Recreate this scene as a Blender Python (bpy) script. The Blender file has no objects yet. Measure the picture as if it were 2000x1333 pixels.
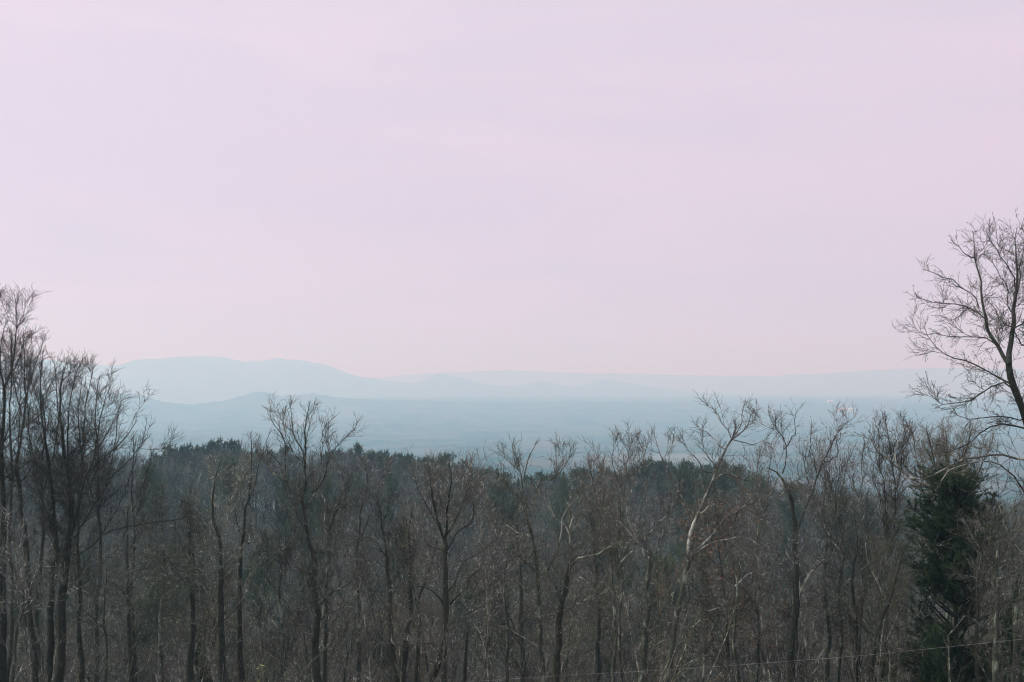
import bpy, math
import numpy as np

# ------------------------------------------------------------------ camera, sky, sun, exposure
SC = bpy.context.scene
COL = SC.collection
FPX = 2222.0                       # focal length in pixels of a 2000 px wide frame (40 mm)
PITCH = math.atan((755 - 666.5) / FPX)
cam_d = bpy.data.cameras.new("camera")
cam_d.sensor_width = 36.0
cam_d.lens = 36.0 * FPX / 2000.0
cam_d.clip_start = 0.1
cam_d.clip_end = 60000.0
cam = bpy.data.objects.new("camera", cam_d)
COL.objects.link(cam)
cam.location = (0, 0, 0)
cam.rotation_euler = (math.pi / 2 + PITCH, 0, 0)
SC.camera = cam

SUN_EL, SUN_AZ = math.radians(44), math.radians(-88)      # to the left, behind thin overcast
world = bpy.data.worlds.new("World")
SC.world = world
world.use_nodes = True
nt = world.node_tree
nt.nodes.clear()
def nd(nt, t, **kw):
    n = nt.nodes.new(t)
    for k, v in kw.items():
        setattr(n, k, v)
    return n
def inp(nt, node, name, v):
    if isinstance(v, bpy.types.NodeSocket):
        nt.links.new(v, node.inputs[name])
    else:
        node.inputs[name].default_value = v
def mixc(nt, f, a, b, mode='MIX'):
    m = nd(nt, 'ShaderNodeMix', data_type='RGBA', blend_type=mode)
    inp(nt, m, 0, f); inp(nt, m, 6, a); inp(nt, m, 7, b)
    return m.outputs[2]
def mathn(nt, op, a, b=0.0, clamp=False):
    m = nd(nt, 'ShaderNodeMath', operation=op, use_clamp=clamp)
    inp(nt, m, 0, a); inp(nt, m, 1, b)
    return m.outputs[0]
def ramp(nt, f, stops):
    r = nd(nt, 'ShaderNodeValToRGB')
    e = r.color_ramp.elements
    while len(e) < len(stops):
        e.new(0.5)
    for el, (p, c) in zip(e, stops):
        el.position = p; el.color = (*c, 1)
    inp(nt, r, 0, f)
    return r.outputs[0]
def noise(nt, vec, scale, detail=4, rough=0.55, dist=0.0):
    n = nd(nt, 'ShaderNodeTexNoise')
    inp(nt, n, 'Vector', vec); inp(nt, n, 'Scale', scale); inp(nt, n, 'Detail', detail)
    inp(nt, n, 'Roughness', rough); inp(nt, n, 'Distortion', dist)
    return n.outputs[0]
def mapping(nt, vec, scale=(1, 1, 1), loc=(0, 0, 0)):
    m = nd(nt, 'ShaderNodeMapping')
    inp(nt, m, 'Vector', vec); m.inputs['Scale'].default_value = scale; m.inputs['Location'].default_value = loc
    return m.outputs[0]

tc = nd(nt, 'ShaderNodeTexCoord')
sep = nd(nt, 'ShaderNodeSeparateXYZ'); inp(nt, sep, 0, tc.outputs['Generated'])
el = mathn(nt, 'MAXIMUM', sep.outputs[2], 0.0)
SKY = [(0.0, (0.82, 0.655, 0.86)), (0.10, (0.79, 0.655, 0.81)), (0.34, (0.86, 0.725, 0.845)), (1.0, (1.20, 1.08, 1.30))]
base = ramp(nt, el, SKY)
# soft stratus bands, a little greyer or pinker than the deck behind them
b1 = noise(nt, mapping(nt, tc.outputs['Generated'], (1.6, 1.6, 11.0), (0.3, 0.1, 0.2)), 1.5, 5, 0.5, 0.6)
b2 = noise(nt, mapping(nt, tc.outputs['Generated'], (1.1, 1.1, 5.0), (3.1, 1.7, 0.4)), 1.2, 4, 0.5, 0.4)
t1 = ramp(nt, b1, [(0.38, (0.94, 0.965, 0.98)), (0.60, (1.025, 1.005, 1.01))])
t2 = ramp(nt, b2, [(0.36, (0.97, 0.985, 0.99)), (0.64, (1.03, 1.015, 1.01))])
side = mathn(nt, 'MULTIPLY_ADD', sep.outputs[0], -0.05)     # the deck thins towards the left
side.node.inputs[2].default_value = 1.0
c = mixc(nt, 1.0, base, t1, 'MULTIPLY')
c = mixc(nt, 1.0, c, t2, 'MULTIPLY')
c = mixc(nt, 1.0, c, side, 'MULTIPLY')
bg1 = nd(nt, 'ShaderNodeBackground'); inp(nt, bg1, 0, c); inp(nt, bg1, 1, 1.0)
sky = nd(nt, 'ShaderNodeTexSky', sky_type='NISHITA', sun_disc=False)
sky.sun_elevation = SUN_EL; sky.sun_rotation = SUN_AZ
bg2 = nd(nt, 'ShaderNodeBackground'); inp(nt, bg2, 0, sky.outputs[0]); inp(nt, bg2, 1, 0.07)
ms = nd(nt, 'ShaderNodeMixShader'); ms.inputs[0].default_value = 0.07
nt.links.new(bg1.outputs[0], ms.inputs[1]); nt.links.new(bg2.outputs[0], ms.inputs[2])
wo = nd(nt, 'ShaderNodeOutputWorld'); nt.links.new(ms.outputs[0], wo.inputs[0])

sun_d = bpy.data.lights.new("sun", 'SUN')
sun_d.energy = 2.9
sun_d.angle = math.radians(6)
sun_d.color = (1.0, 0.97, 0.90)
sun = bpy.data.objects.new("sun", sun_d); COL.objects.link(sun)
sd = (math.sin(SUN_AZ) * math.cos(SUN_EL), math.cos(SUN_AZ) * math.cos(SUN_EL), math.sin(SUN_EL))
from mathutils import Vector
sun.rotation_euler = Vector(sd).to_track_quat('Z', 'Y').to_euler()
sun.location = (-200, 300, 280)

SC.view_settings.view_transform = 'Standard'
SC.view_settings.look = 'None'
SC.view_settings.exposure = 0.0
SC.view_settings.gamma = 1.0
SC.view_settings.use_curve_mapping = False
SC.render.engine = 'CYCLES'
cy = SC.cycles
cy.max_bounces = 8; cy.diffuse_bounces = 2; cy.glossy_bounces = 1; cy.transmission_bounces = 1
cy.volume_bounces = 6; cy.transparent_max_bounces = 4
cy.use_denoising = True
cy.denoiser = 'OPENIMAGEDENOISE'
cy.denoising_input_passes = 'RGB_ALBEDO_NORMAL'
cy.denoising_prefilter = 'ACCURATE'
cy.use_adaptive_sampling = False
cy.pixel_filter_type = 'BLACKMAN_HARRIS'
cy.filter_width = 1.15

HAZE_DENSITY = 3.5e-4
HAZE_COLOR = (0.40, 0.83, 1.0)
HAZE_G = 0.3

# ------------------------------------------------------------------ helpers
rng = np.random.default_rng(7)

def at(px, py, Y):
    """pixel of the 2000 x 1333 photograph at depth Y -> world point"""
    px = np.asarray(px, float); py = np.asarray(py, float)
    x = (px - 1000) / FPX; v = (666.5 - py) / FPX
    cp, sp = math.cos(PITCH), math.sin(PITCH)
    dy = cp - v * sp; dz = sp + v * cp
    return np.stack([x / dy * Y, np.ones_like(dy) * Y, dz / dy * Y], -1)

def build_mesh(name, V, F_list, mats, mat_idx=None, smooth=True):
    """F_list: list of int arrays (n, k), one per polygon size"""
    me = bpy.data.meshes.new(name)
    V = np.asarray(V, np.float32)
    me.vertices.add(len(V)); me.vertices.foreach_set('co', V.ravel())
    F_list = [f for f in F_list if len(f)]
    loops = np.concatenate([f.ravel() for f in F_list]).astype(np.int32)
    tot = np.concatenate([np.full(len(f), f.shape[1], np.int32) for f in F_list])
    start = np.concatenate([[0], np.cumsum(tot)[:-1]]).astype(np.int32)
    me.loops.add(len(loops)); me.loops.foreach_set('vertex_index', loops)
    me.polygons.add(len(tot)); me.polygons.foreach_set('loop_start', start)
    try:
        me.polygons.foreach_set('loop_total', tot)
    except Exception:
        pass
    for m in mats:
        me.materials.append(m)
    if mat_idx is not None:
        me.polygons.foreach_set('material_index', np.asarray(mat_idx, np.int32))
    me.polygons.foreach_set('use_smooth', np.full(len(tot), smooth))
    me.update(calc_edges=True)
    return me

def norm(v):
    return v / np.maximum(np.linalg.norm(v, axis=-1, keepdims=True), 1e-9)

def tube_arrays(pts, rad, sides):
    """pts (N,S,3), rad (N,S) -> verts, quads"""
    N, S, _ = pts.shape
    T = np.gradient(pts, axis=1)
    T = norm(T)
    ref = np.where(np.abs(T[:, :1, 2:3]) < 0.8, np.array([0, 0, 1.0]), np.array([1.0, 0, 0]))
    A = norm(np.cross(T, np.broadcast_to(ref, T.shape)))
    B = np.cross(T, A)
    ang = np.arange(sides) * 2 * math.pi / sides
    ring = A[:, :, None] * np.cos(ang)[None, None, :, None] + B[:, :, None] * np.sin(ang)[None, None, :, None]
    V = pts[:, :, None] + ring * rad[:, :, None, None]
    idx = np.arange(N * S * sides).reshape(N, S, sides)
    a = idx[:, :-1]; b = idx[:, 1:]
    Q = np.stack([a, np.roll(a, -1, 2), np.roll(b, -1, 2), b], -1).reshape(-1, 4)
    return V.reshape(-1, 3), Q

def tubes(groups):
    """groups: list of (pts, rad, sides) -> merged V, Q"""
    Vs, Qs, o = [], [], 0
    for p, r, s in groups:
        if len(p) == 0:
            continue
        V, Q = tube_arrays(p, r, s)
        Vs.append(V); Qs.append(Q + o); o += len(V)
    return np.concatenate(Vs), np.concatenate(Qs)

def grow(P, D, L, R0, R1, S, wig, up, g):
    N = len(P)
    pts = np.zeros((N, S + 1, 3)); pts[:, 0] = P
    D = norm(D)
    upv = np.array([0, 0, 1.0])
    for s in range(S):
        D = norm(D + g.normal(0, wig, (N, 3)) + upv * up)
        pts[:, s + 1] = pts[:, s] + D * (L / S)[:, None]
    t = np.linspace(0, 1, S + 1)
    rad = R0[:, None] * (1 - t) + R1[:, None] * t
    return pts, rad

def spawn(pts, rad, per_m, t0, t1, ang, lmin, lmax, S, wig, up, g, rk=0.62, rmin=0.003, slim=0.014, taper=0.6, flat=0.0):
    """side branches on every tube of pts; returns pts, rad"""
    N, S0, _ = pts.shape
    seg = np.linalg.norm(np.diff(pts, axis=1), axis=2).sum(1)
    cnt = g.poisson(np.maximum(seg * per_m * (t1 - t0), 0.02))
    par = np.repeat(np.arange(N), cnt)
    n = len(par)
    if n == 0:
        return np.zeros((0, S + 1, 3)), np.zeros((0, S + 1))
    t = g.uniform(t0, t1, n)
    f = t * (S0 - 1); i = np.minimum(f.astype(int), S0 - 2); w = (f - i)[:, None]
    P = pts[par, i] * (1 - w) + pts[par, i + 1] * w
    R = rad[par, i] * (1 - w[:, 0]) + rad[par, i + 1] * w[:, 0]
    T = norm(pts[par, i + 1] - pts[par, i])
    rv = g.normal(0, 1, (n, 3)); rv[:, 2] *= (1 - flat)
    Pp = norm(rv - (rv * T).sum(1, keepdims=True) * T)
    a = np.radians(g.normal(ang, ang * 0.28, n))[:, None]
    D = T * np.cos(a) + Pp * np.sin(a)
    L = g.uniform(lmin, lmax, n) * (1.0 - taper * (t - t0) / max(t1 - t0, 1e-3))
    L = np.minimum(L, 0.75 * seg[par] + 0.05)
    R0 = np.maximum(np.minimum(R * rk, L * slim + 0.002), rmin)
    return grow(P, D, L, R0, np.maximum(R0 * 0.3, rmin * 0.6), S, wig, up, g)

def tips(pts, rad, k, ang, lmin, lmax, S, wig, up, g, rmin=0.003):
    N = len(pts)
    P = np.repeat(pts[:, -1], k, 0); T = np.repeat(norm(pts[:, -1] - pts[:, -2]), k, 0)
    R = np.repeat(rad[:, -1], k)
    n = len(P)
    rv = g.normal(0, 1, (n, 3)); Pp = norm(rv - (rv * T).sum(1, keepdims=True) * T)
    a = np.radians(np.abs(g.normal(ang, ang * 0.4, n)))[:, None]
    D = T * np.cos(a) + Pp * np.sin(a)
    L = g.uniform(lmin, lmax, n)
    R0 = np.maximum(R * 0.8, rmin)
    return grow(P, D, L, R0, np.full(n, rmin), S, wig, up, g)

def link(name, me, parent=None, loc=None):
    o = bpy.data.objects.new(name, me)
    COL.objects.link(o)
    if parent is not None:
        o.parent = parent
    if loc is not None:
        o.location = loc
    return o

def tag(o, label=None, cat=None, group=None, kind=None):
    if label: o['label'] = label
    if cat: o['category'] = cat
    if group: o['group'] = group
    if kind: o['kind'] = kind
    return o

def copy_tree(o, parent=None):
    c = o.copy(); COL.objects.link(c)
    c.parent = parent
    for ch in list(o.children):
        copy_tree(ch, c)
    return c

# ------------------------------------------------------------------ materials
def new_mat(name):
    m = bpy.data.materials.new(name); m.use_nodes = True
    t = m.node_tree; t.nodes.clear()
    out = nd(t, 'ShaderNodeOutputMaterial')
    b = nd(t, 'ShaderNodeBsdfPrincipled')
    t.links.new(b.outputs[0], out.inputs[0])
    b.inputs['Roughness'].default_value = 0.85
    b.inputs['Specular IOR Level'].default_value = 0.25
    return m, t, b

def bark_mat(name, dark, mid, pale, frac, scale=2.2, bump=0.5):
    m, t, b = new_mat(name)
    tcn = nd(t, 'ShaderNodeTexCoord')
    oi = nd(t, 'ShaderNodeObjectInfo')
    v = mapping(t, tcn.outputs['Object'], (scale, scale, scale * 0.45))
    n1 = noise(t, v, 1.6, 6, 0.65, 0.5)
    n2 = noise(t, v, 9.0, 5, 0.7)
    n3 = noise(t, tcn.outputs['Object'], 0.35, 2, 0.5)
    c1 = mixc(t, ramp(t, n2, [(0.35, (0, 0, 0)), (0.65, (1, 1, 1))]), (*dark, 1), (*mid, 1))
    thr = 0.74 - 0.40 * frac
    s = mathn(t, 'ADD', n1, mathn(t, 'MULTIPLY', mathn(t, 'SUBTRACT', n3, 0.5), 0.5))
    mk = ramp(t, s, [(thr - 0.06, (0, 0, 0)), (thr + 0.06, (1, 1, 1))])
    c2 = mixc(t, mk, c1, (*pale, 1))
    hs = nd(t, 'ShaderNodeHueSaturation')
    inp(t, hs, 'Color', c2)
    inp(t, hs, 'Value', mathn(t, 'ADD', mathn(t, 'MULTIPLY', oi.outputs['Random'], 0.5), 0.75))
    inp(t, b, 'Base Color', hs.outputs[0])
    if bump:
        bp = nd(t, 'ShaderNodeBump'); bp.inputs['Strength'].default_value = bump
        bp.inputs['Distance'].default_value = 0.02
        inp(t, bp, 'Height', n2); inp(t, b, 'Normal', bp.outputs[0])
    return m

BARK = {
    'dark': bark_mat('bark_dark', (0.019, 0.022, 0.017), (0.049, 0.057, 0.040), (0.145, 0.183, 0.136), 0.18),
    'grey': bark_mat('bark_grey', (0.027, 0.032, 0.024), (0.068, 0.080, 0.058), (0.235, 0.289, 0.212), 0.35),
    'pale': bark_mat('bark_pale', (0.045, 0.048, 0.040), (0.115, 0.122, 0.100), (0.330, 0.365, 0.300), 0.5),
}

def twig_mat(name, a, b_, pale):
    m, t, b = new_mat(name)
    geo = nd(t, 'ShaderNodeNewGeometry')
    oi = nd(t, 'ShaderNodeObjectInfo')
    n1 = noise(t, geo.outputs['Position'], 0.9, 3, 0.6)
    n2 = noise(t, geo.outputs['Position'], 5.0, 3, 0.6)
    c1 = mixc(t, ramp(t, n1, [(0.38, (0, 0, 0)), (0.62, (1, 1, 1))]), (*a, 1), (*b_, 1))
    c2 = mixc(t, ramp(t, n2, [(0.565, (0, 0, 0)), (0.65, (1, 1, 1))]), c1, (*pale, 1))
    hs = nd(t, 'ShaderNodeHueSaturation'); inp(t, hs, 'Color', c2)
    inp(t, hs, 'Value', mathn(t, 'ADD', mathn(t, 'MULTIPLY', oi.outputs['Random'], 1.05), 0.38))
    inp(t, hs, 'Saturation', mathn(t, 'ADD', mathn(t, 'MULTIPLY', mathn(t, 'FRACT', mathn(t, 'MULTIPLY', oi.outputs['Random'], 7.3)), 0.9), 0.3))
    inp(t, b, 'Base Color', hs.outputs[0])
    return m

TWIG = {
    'brown': twig_mat('twig_brown', (0.070, 0.067, 0.046), (0.102, 0.106, 0.074), (0.369, 0.417, 0.313)),
    'grey': twig_mat('twig_grey', (0.064, 0.075, 0.055), (0.107, 0.124, 0.092), (0.446, 0.508, 0.386)),
    'red': twig_mat('twig_red', (0.112, 0.082, 0.055), (0.102, 0.098, 0.067), (0.252, 0.251, 0.175)),
    'dark': twig_mat('twig_dark', (0.027, 0.030, 0.022), (0.047, 0.051, 0.037), (0.145, 0.166, 0.124)),
    'tan': twig_mat('twig_tan', (0.121, 0.123, 0.081), (0.194, 0.198, 0.133), (0.436, 0.471, 0.340)),
}

def leaf_mat(name, a, b_, scale=2.0):
    m, t, b = new_mat(name)
    geo = nd(t, 'ShaderNodeNewGeometry')
    oi = nd(t, 'ShaderNodeObjectInfo')
    n1 = noise(t, geo.outputs['Position'], scale, 4, 0.6)
    c1 = mixc(t, ramp(t, n1, [(0.35, (0, 0, 0)), (0.65, (1, 1, 1))]), (*a, 1), (*b_, 1))
    hs = nd(t, 'ShaderNodeHueSaturation'); inp(t, hs, 'Color', c1)
    inp(t, hs, 'Value', mathn(t, 'ADD', mathn(t, 'MULTIPLY', oi.outputs['Random'], 0.5), 0.75))
    inp(t, b, 'Base Color', hs.outputs[0])
    b.inputs['Roughness'].default_value = 0.6
    return m
M_NEEDLE = leaf_mat('pine_needles', (0.012, 0.032, 0.016), (0.052, 0.088, 0.036), 1.3)
M_NEEDLE_HAZED = leaf_mat('ridge_pine_needles', (0.045, 0.072, 0.036), (0.10, 0.125, 0.062), 0.3)  # distant haze put into the colour: needles lightened and greyed
M_BEECH = leaf_mat('dry_beech_leaves', (0.26, 0.12, 0.055), (0.36, 0.20, 0.09), 4.0)
M_SPRIG = leaf_mat('new_leaves', (0.20, 0.26, 0.07), (0.30, 0.34, 0.10), 9.0)
M_BUD = leaf_mat('bud_mat', (0.10, 0.06, 0.05), (0.17, 0.09, 0.07), 9.0)

def ground_mat():
    m, t, b = new_mat('leaf_litter')
    geo = nd(t, 'ShaderNodeNewGeometry'); P = geo.outputs['Position']
    n1 = noise(t, P, 0.12, 6, 0.6); n2 = noise(t, P, 3.5, 6, 0.7); n3 = noise(t, P, 22.0, 3, 0.7)
    c = mixc(t, ramp(t, n1, [(0.38, (0, 0, 0)), (0.62, (1, 1, 1))]), (0.034, 0.036, 0.030, 1), (0.055, 0.052, 0.040, 1))
    c = mixc(t, ramp(t, n2, [(0.42, (0, 0, 0)), (0.7, (1, 1, 1))]), c, (0.096, 0.081, 0.056, 1))
    c = mixc(t, ramp(t, n3, [(0.3, (1, 1, 1)), (0.5, (0, 0, 0))]), c, (0.038, 0.035, 0.027, 1))
    inp(t, b, 'Base Color', c)
    bp = nd(t, 'ShaderNodeBump'); bp.inputs['Distance'].default_value = 0.12; bp.inputs['Strength'].default_value = 0.7
    inp(t, bp, 'Height', n2); inp(t, b, 'Normal', bp.outputs[0])
    return m
def hills_mat():
    m, t, b = new_mat('wooded_country')
    geo = nd(t, 'ShaderNodeNewGeometry'); P = geo.outputs['Position']
    n0 = noise(t, P, 0.0012, 5, 0.6); n1 = noise(t, P, 0.006, 6, 0.6); n2 = noise(t, P, 0.035, 5, 0.65)
    v = nd(t, 'ShaderNodeTexVoronoi'); inp(t, v, 'Vector', mapping(t, P, (1, 0.35, 1))); v.inputs['Scale'].default_value = 0.0035
    # bare hardwood, pine stands, a few pale fields
    c = mixc(t, ramp(t, n1, [(0.44, (0, 0, 0)), (0.56, (1, 1, 1))]), (0.10, 0.092, 0.072, 1), (0.012, 0.034, 0.022, 1))
    c = mixc(t, ramp(t, n2, [(0.35, (0, 0, 0)), (0.65, (1, 1, 1))]), c, mixc(t, 0.5, c, (0.11, 0.105, 0.09, 1)))
    sp = nd(t, 'ShaderNodeSeparateColor'); inp(t, sp, 0, v.outputs['Color'])
    fld = mathn(t, 'MULTIPLY', ramp(t, sp.outputs[0], [(0.92, (0, 0, 0)), (0.94, (1, 1, 1))]), ramp(t, n0, [(0.45, (0, 0, 0)), (0.55, (1, 1, 1))]))
    spz = nd(t, 'ShaderNodeSeparateXYZ'); inp(t, spz, 0, P)
    fld = mathn(t, 'MULTIPLY', fld, mathn(t, 'LESS_THAN', spz.outputs[2], -66.0))
    c = mixc(t, fld, c, (0.15, 0.15, 0.11, 1))
    inp(t, b, 'Base Color', c)
    b.inputs['Specular IOR Level'].default_value = 0.0
    return m

# ------------------------------------------------------------------ terrain
R_T = np.array([0, 8, 15, 25, 40, 60, 80, 120, 160, 200, 235, 270, 300, 360, 500, 1000, 2000, 3000, 3600, 4400, 5500, 6800, 8000, 9000, 16000], float)
Z_T = np.array([-1.7, -2.2, -4.0, -8.0, -14.5, -22, -28, -35, -38.5, -40, -39, -38, -41, -52, -72, -120, -142, -152, -152, -143, -124, -91, -80, -84, -90], float)
Z_L = np.array([-1.7, -2.2, -4.0, -8.0, -14.5, -22, -28, -35, -38.5, -40, -39, -38, -41, -52, -72, -120, -144, -158, -163, -164, -158, -152, -158, -165, -165], float)
CAN_X = np.array([-900, 0, 200, 290, 350, 440, 520, 640, 700, 800, 900, 980, 1050, 1130, 1220, 1300, 1400, 1500, 1600, 1700, 1800, 2000, 2900], float)
CAN_Y = np.array([900, 880, 878, 888, 876, 870, 878, 876, 882, 893, 908, 924, 934, 928, 912, 908, 916, 930, 946, 955, 965, 975, 990], float)
A_X = np.array([-900, -200, 60, 200, 230, 260, 300, 350, 400, 440, 480, 510, 545, 600, 650, 700, 760, 810, 860, 900, 960, 1010, 1060, 1120, 1180, 1240, 1320, 1400, 1500, 2000, 2900], float)
A_Y = np.array([735, 712, 706, 716, 716, 708, 704, 700, 698, 700, 708, 709, 702, 706, 718, 736, 745, 751, 729, 740, 752, 755, 746, 757, 742, 750, 763, 769, 775, 776, 776], float)
A2_X = np.array([-900, 0, 600, 700, 800, 900, 1000, 1100, 1250, 1400, 1500, 1600, 1700, 1800, 1900, 2000, 2900], float)
A2_Y = np.array([745, 740, 745, 740, 734, 727, 724, 728, 732, 735, 735, 731, 726, 721, 722, 726, 740], float)
B_X = np.array([-900, -100, 150, 235, 280, 330, 380, 430, 470, 510, 560, 610, 660, 720, 800, 900, 2900], float)
B_Y = np.array([778, 765, 768, 769, 773, 787, 793, 785, 773, 765, 772, 769, 778, 781, 783, 787, 792], float)

def fbm(x, y, lam, seed, octs=4):
    """smooth value noise, wavelength lam, range about -1..1"""
    out = np.zeros_like(x, float); amp = 1.0; tot = 0
    for o in range(octs):
        u = x / lam; v = y / lam
        iu = np.floor(u).astype(np.int64); iv = np.floor(v).astype(np.int64)
        fu = u - iu; fv = v - iv
        fu = fu * fu * (3 - 2 * fu); fv = fv * fv * (3 - 2 * fv)
        def h(a, b):
            n = (a * 374761393 + b * 668265263 + (seed + o) * 1442695041) & 0x7fffffff
            n = ((n ^ (n >> 13)) * 1274126177) & 0x7fffffff
            return ((n ^ (n >> 16)) & 0xffff) / 32767.5 - 1
        out += amp * ((h(iu, iv) * (1 - fu) + h(iu + 1, iv) * fu) * (1 - fv) + (h(iu, iv + 1) * (1 - fu) + h(iu + 1, iv + 1) * fu) * fv)
        tot += amp; amp *= 0.5; lam *= 0.47
    return out / tot

def ground(x, y):
    x = np.asarray(x, float); y = np.asarray(y, float)
    r = np.where(y > 0, np.hypot(x, y), np.hypot(x, 0.3 * y))
    az = np.arctan2(x, np.maximum(np.abs(y), 1e-3))
    px = 1000 + FPX * np.tan(np.clip(az, -0.7, 0.7))
    lr = np.log(r + 6)
    h = np.interp(lr, np.log(R_T + 6), Z_T)
    hl = np.interp(lr, np.log(R_T + 6), Z_L)
    wl = np.clip((760 - px) / 330, 0, 1); wl = wl * wl * (3 - 2 * wl)
    h = h * (1 - wl) + hl * wl
    h += fbm(x, y, 22, 3, 2) * 0.5 * np.clip(r / 30, 0, 1) * np.exp(-r / 900)
    hc = (755 - np.interp(px, CAN_X, CAN_Y)) / FPX * 270 - 13.5
    h += np.exp(-((r - 270) / 72) ** 2) * (hc + 38)
    rn = np.clip((r - 400) / 1500, 0, 1)
    h += rn * (fbm(x * 0.8, y, 900, 11, 3) * 15 + fbm(x, y, 330, 31, 2) * 8) * np.clip((8200 - r) / 4500, 0.06, 1)
    # foothills, mountains, the faint range behind them
    for (X, Y, rc, w, am) in ((B_X, B_Y, 6000, 560, 3), (A_X, A_Y, 11000, 1100, 5), (A2_X, A2_Y, 14300, 1000, 4)):
        zc = (755 - np.interp(px, X, Y)) / FPX * rc
        b0 = np.interp(math.log(rc + 6), np.log(R_T + 6), Z_T) * (1 - wl) + np.interp(math.log(rc + 6), np.log(R_T + 6), Z_L) * wl
        wob = 1 + 0.0 * r
        g = np.exp(-((r - rc + 260 * fbm(x, y, 1500, 21, 2)) / w) ** 2)
        up = np.maximum(zc - b0, 0)
        h += g * up * (1 + 0.16 * fbm(x, y, 900, 41, 4) * np.clip(1.15 - g, 0.12, 1)) + g * np.clip(up / 30, 0, 1) * fbm(x * 1.0, y * 0.3, 260, 43, 3) * rc * 0.0011
    return h

def terrain(name, r0, r1, nr, mat, rough):
    dense = np.radians(np.linspace(-34, 34, 561))
    rest = np.radians(np.linspace(34, 326, 61))[1:-1]
    A = np.concatenate([dense, rest]); nA = len(A)
    R = np.exp(np.linspace(math.log(r0), math.log(r1), nr))
    RR, AA = np.meshgrid(R, A, indexing='ij')
    X = RR * np.sin(AA); Y = RR * np.cos(AA)
    Z = ground(X, Y)
    if rough:      # tree canopy relief
        n = fbm(X, Y, 75, 5, 3) * 1.5
        Z = Z + np.clip((RR - 1400) / 500, 0, 1) * (n * 7.0 + fbm(X, Y, 16, 9, 1) * 3.5)
    V = np.stack([X, Y, Z], -1).reshape(-1, 3)
    idx = np.arange(nr * nA).reshape(nr, nA)
    a = idx[:-1]; b = idx[1:]
    Q = np.stack([a, b, np.roll(b, -1, 1), np.roll(a, -1, 1)], -1).reshape(-1, 4)
    F = [Q]
    if r0 < 5:
        V = np.vstack([V, [[0, 0, float(ground(0.0, 0.01))]]])
        F.append(np.stack([idx[0], np.roll(idx[0], -1), np.full(nA, len(V) - 1)], -1))
        F[-1] = F[-1][:, ::-1] if False else F[-1]
    me = build_mesh(name, V, F, [mat])
    o = link(name, me)
    return tag(o, kind='structure')
g0 = terrain('ground', 1.0, 1400.0, 120, ground_mat(), False)
h0 = terrain('hills', 1400.0, 15500.0, 190, hills_mat(), True)
g0['label'] = 'brown leaf covered hillside falling away under the bare trees and rising to the near ridge'
h0['label'] = 'hazy wooded lowland with blue foothills and faint mountains on the horizon'

# ------------------------------------------------------------------ haze (real air)
me = bpy.data.meshes.new('haze')
B0, B1 = (-16500, -16500, -250), (16500, 16500, 345)
vs = [(x, y, z) for x in (B0[0], B1[0]) for y in (B0[1], B1[1]) for z in (B0[2], B1[2])]
me.from_pydata(vs, [], [(0, 1, 3, 2), (4, 6, 7, 5), (0, 4, 5, 1), (2, 3, 7, 6), (0, 2, 6, 4), (1, 5, 7, 3)])
hm = bpy.data.materials.new('haze'); hm.use_nodes = True
t = hm.node_tree; t.nodes.clear()
pv = nd(t, 'ShaderNodeVolumePrincipled'); ho = nd(t, 'ShaderNodeOutputMaterial')
pv.inputs['Color'].default_value = (*HAZE_COLOR, 1)
pv.inputs['Absorption Color'].default_value = (1, 1, 1, 1)
pv.inputs['Density'].default_value = HAZE_DENSITY
pv.inputs['Anisotropy'].default_value = HAZE_G
t.links.new(pv.outputs[0], ho.inputs['Volume'])
me.materials.append(hm)
hz = link('haze', me); tag(hz, 'pale blue morning haze filling the valley air', kind='stuff')

# ------------------------------------------------------------------ pale roofed sheds on the plain
def simple_mat(name, col):
    m, t, b = new_mat(name)
    geo = nd(t, 'ShaderNodeNewGeometry')
    n = noise(t, geo.outputs['Position'], 0.3, 4, 0.6)
    c = mixc(t, n, (*[v * 0.85 for v in col], 1), (*col, 1))
    inp(t, b, 'Base Color', c)
    return m
M_WALL = simple_mat('shed_wall', (0.75, 0.70, 0.68)); M_ROOF = simple_mat('shed_roof', (0.82, 0.80, 0.80))
def shed(px, r, w, d, h, label):
    x = (px - 1000) / FPX * r
    z = float(ground(x, r)) + 5
    root = bpy.data.objects.new('warehouse', None); COL.objects.link(root); root.location = (x, r, z)
    tag(root, label, 'warehouse')
    def box(name, x0, x1, y0, y1, z0, z1, mat, ridge=0):
        v = [(a, b, c) for a in (x0, x1) for b in (y0, y1) for c in (z0, z1)]
        f = [(0, 1, 3, 2), (4, 6, 7, 5), (0, 4, 5, 1), (2, 3, 7, 6), (0, 2, 6, 4)]
        if ridge:
            v += [(x0, (y0 + y1) / 2, z1 + ridge), (x1, (y0 + y1) / 2, z1 + ridge)]
            f += [(1, 5, 9, 8), (3, 8, 9, 7), (1, 8, 3), (5, 7, 9)]
        else:
            f.append((1, 5, 7, 3))
        m_ = bpy.data.meshes.new(name); m_.from_pydata(v, [], f); m_.materials.append(mat)
        return link(name, m_, root)
    box('wall', -w / 2, w / 2, 0, d, -10, h, M_WALL)
    box('roof', -w / 2 - 1, w / 2 + 1, -1, d + 1, h + 0.02, h + 0.6, M_ROOF, 4.5)
    for k in (-0.3, 0.0, 0.3):
        box('door', k * w - 2.5, k * w + 2.5, -0.15, -0.02, -10, h * 0.6, BARK['grey'])
shed(1622, 6100, 27, 25, 6, 'small pale roofed warehouse on the plain, higher and farther of the two')
shed(1653, 5300, 68, 35, 7, 'long pale roofed warehouse on the plain, lower and nearer of the two')

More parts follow.
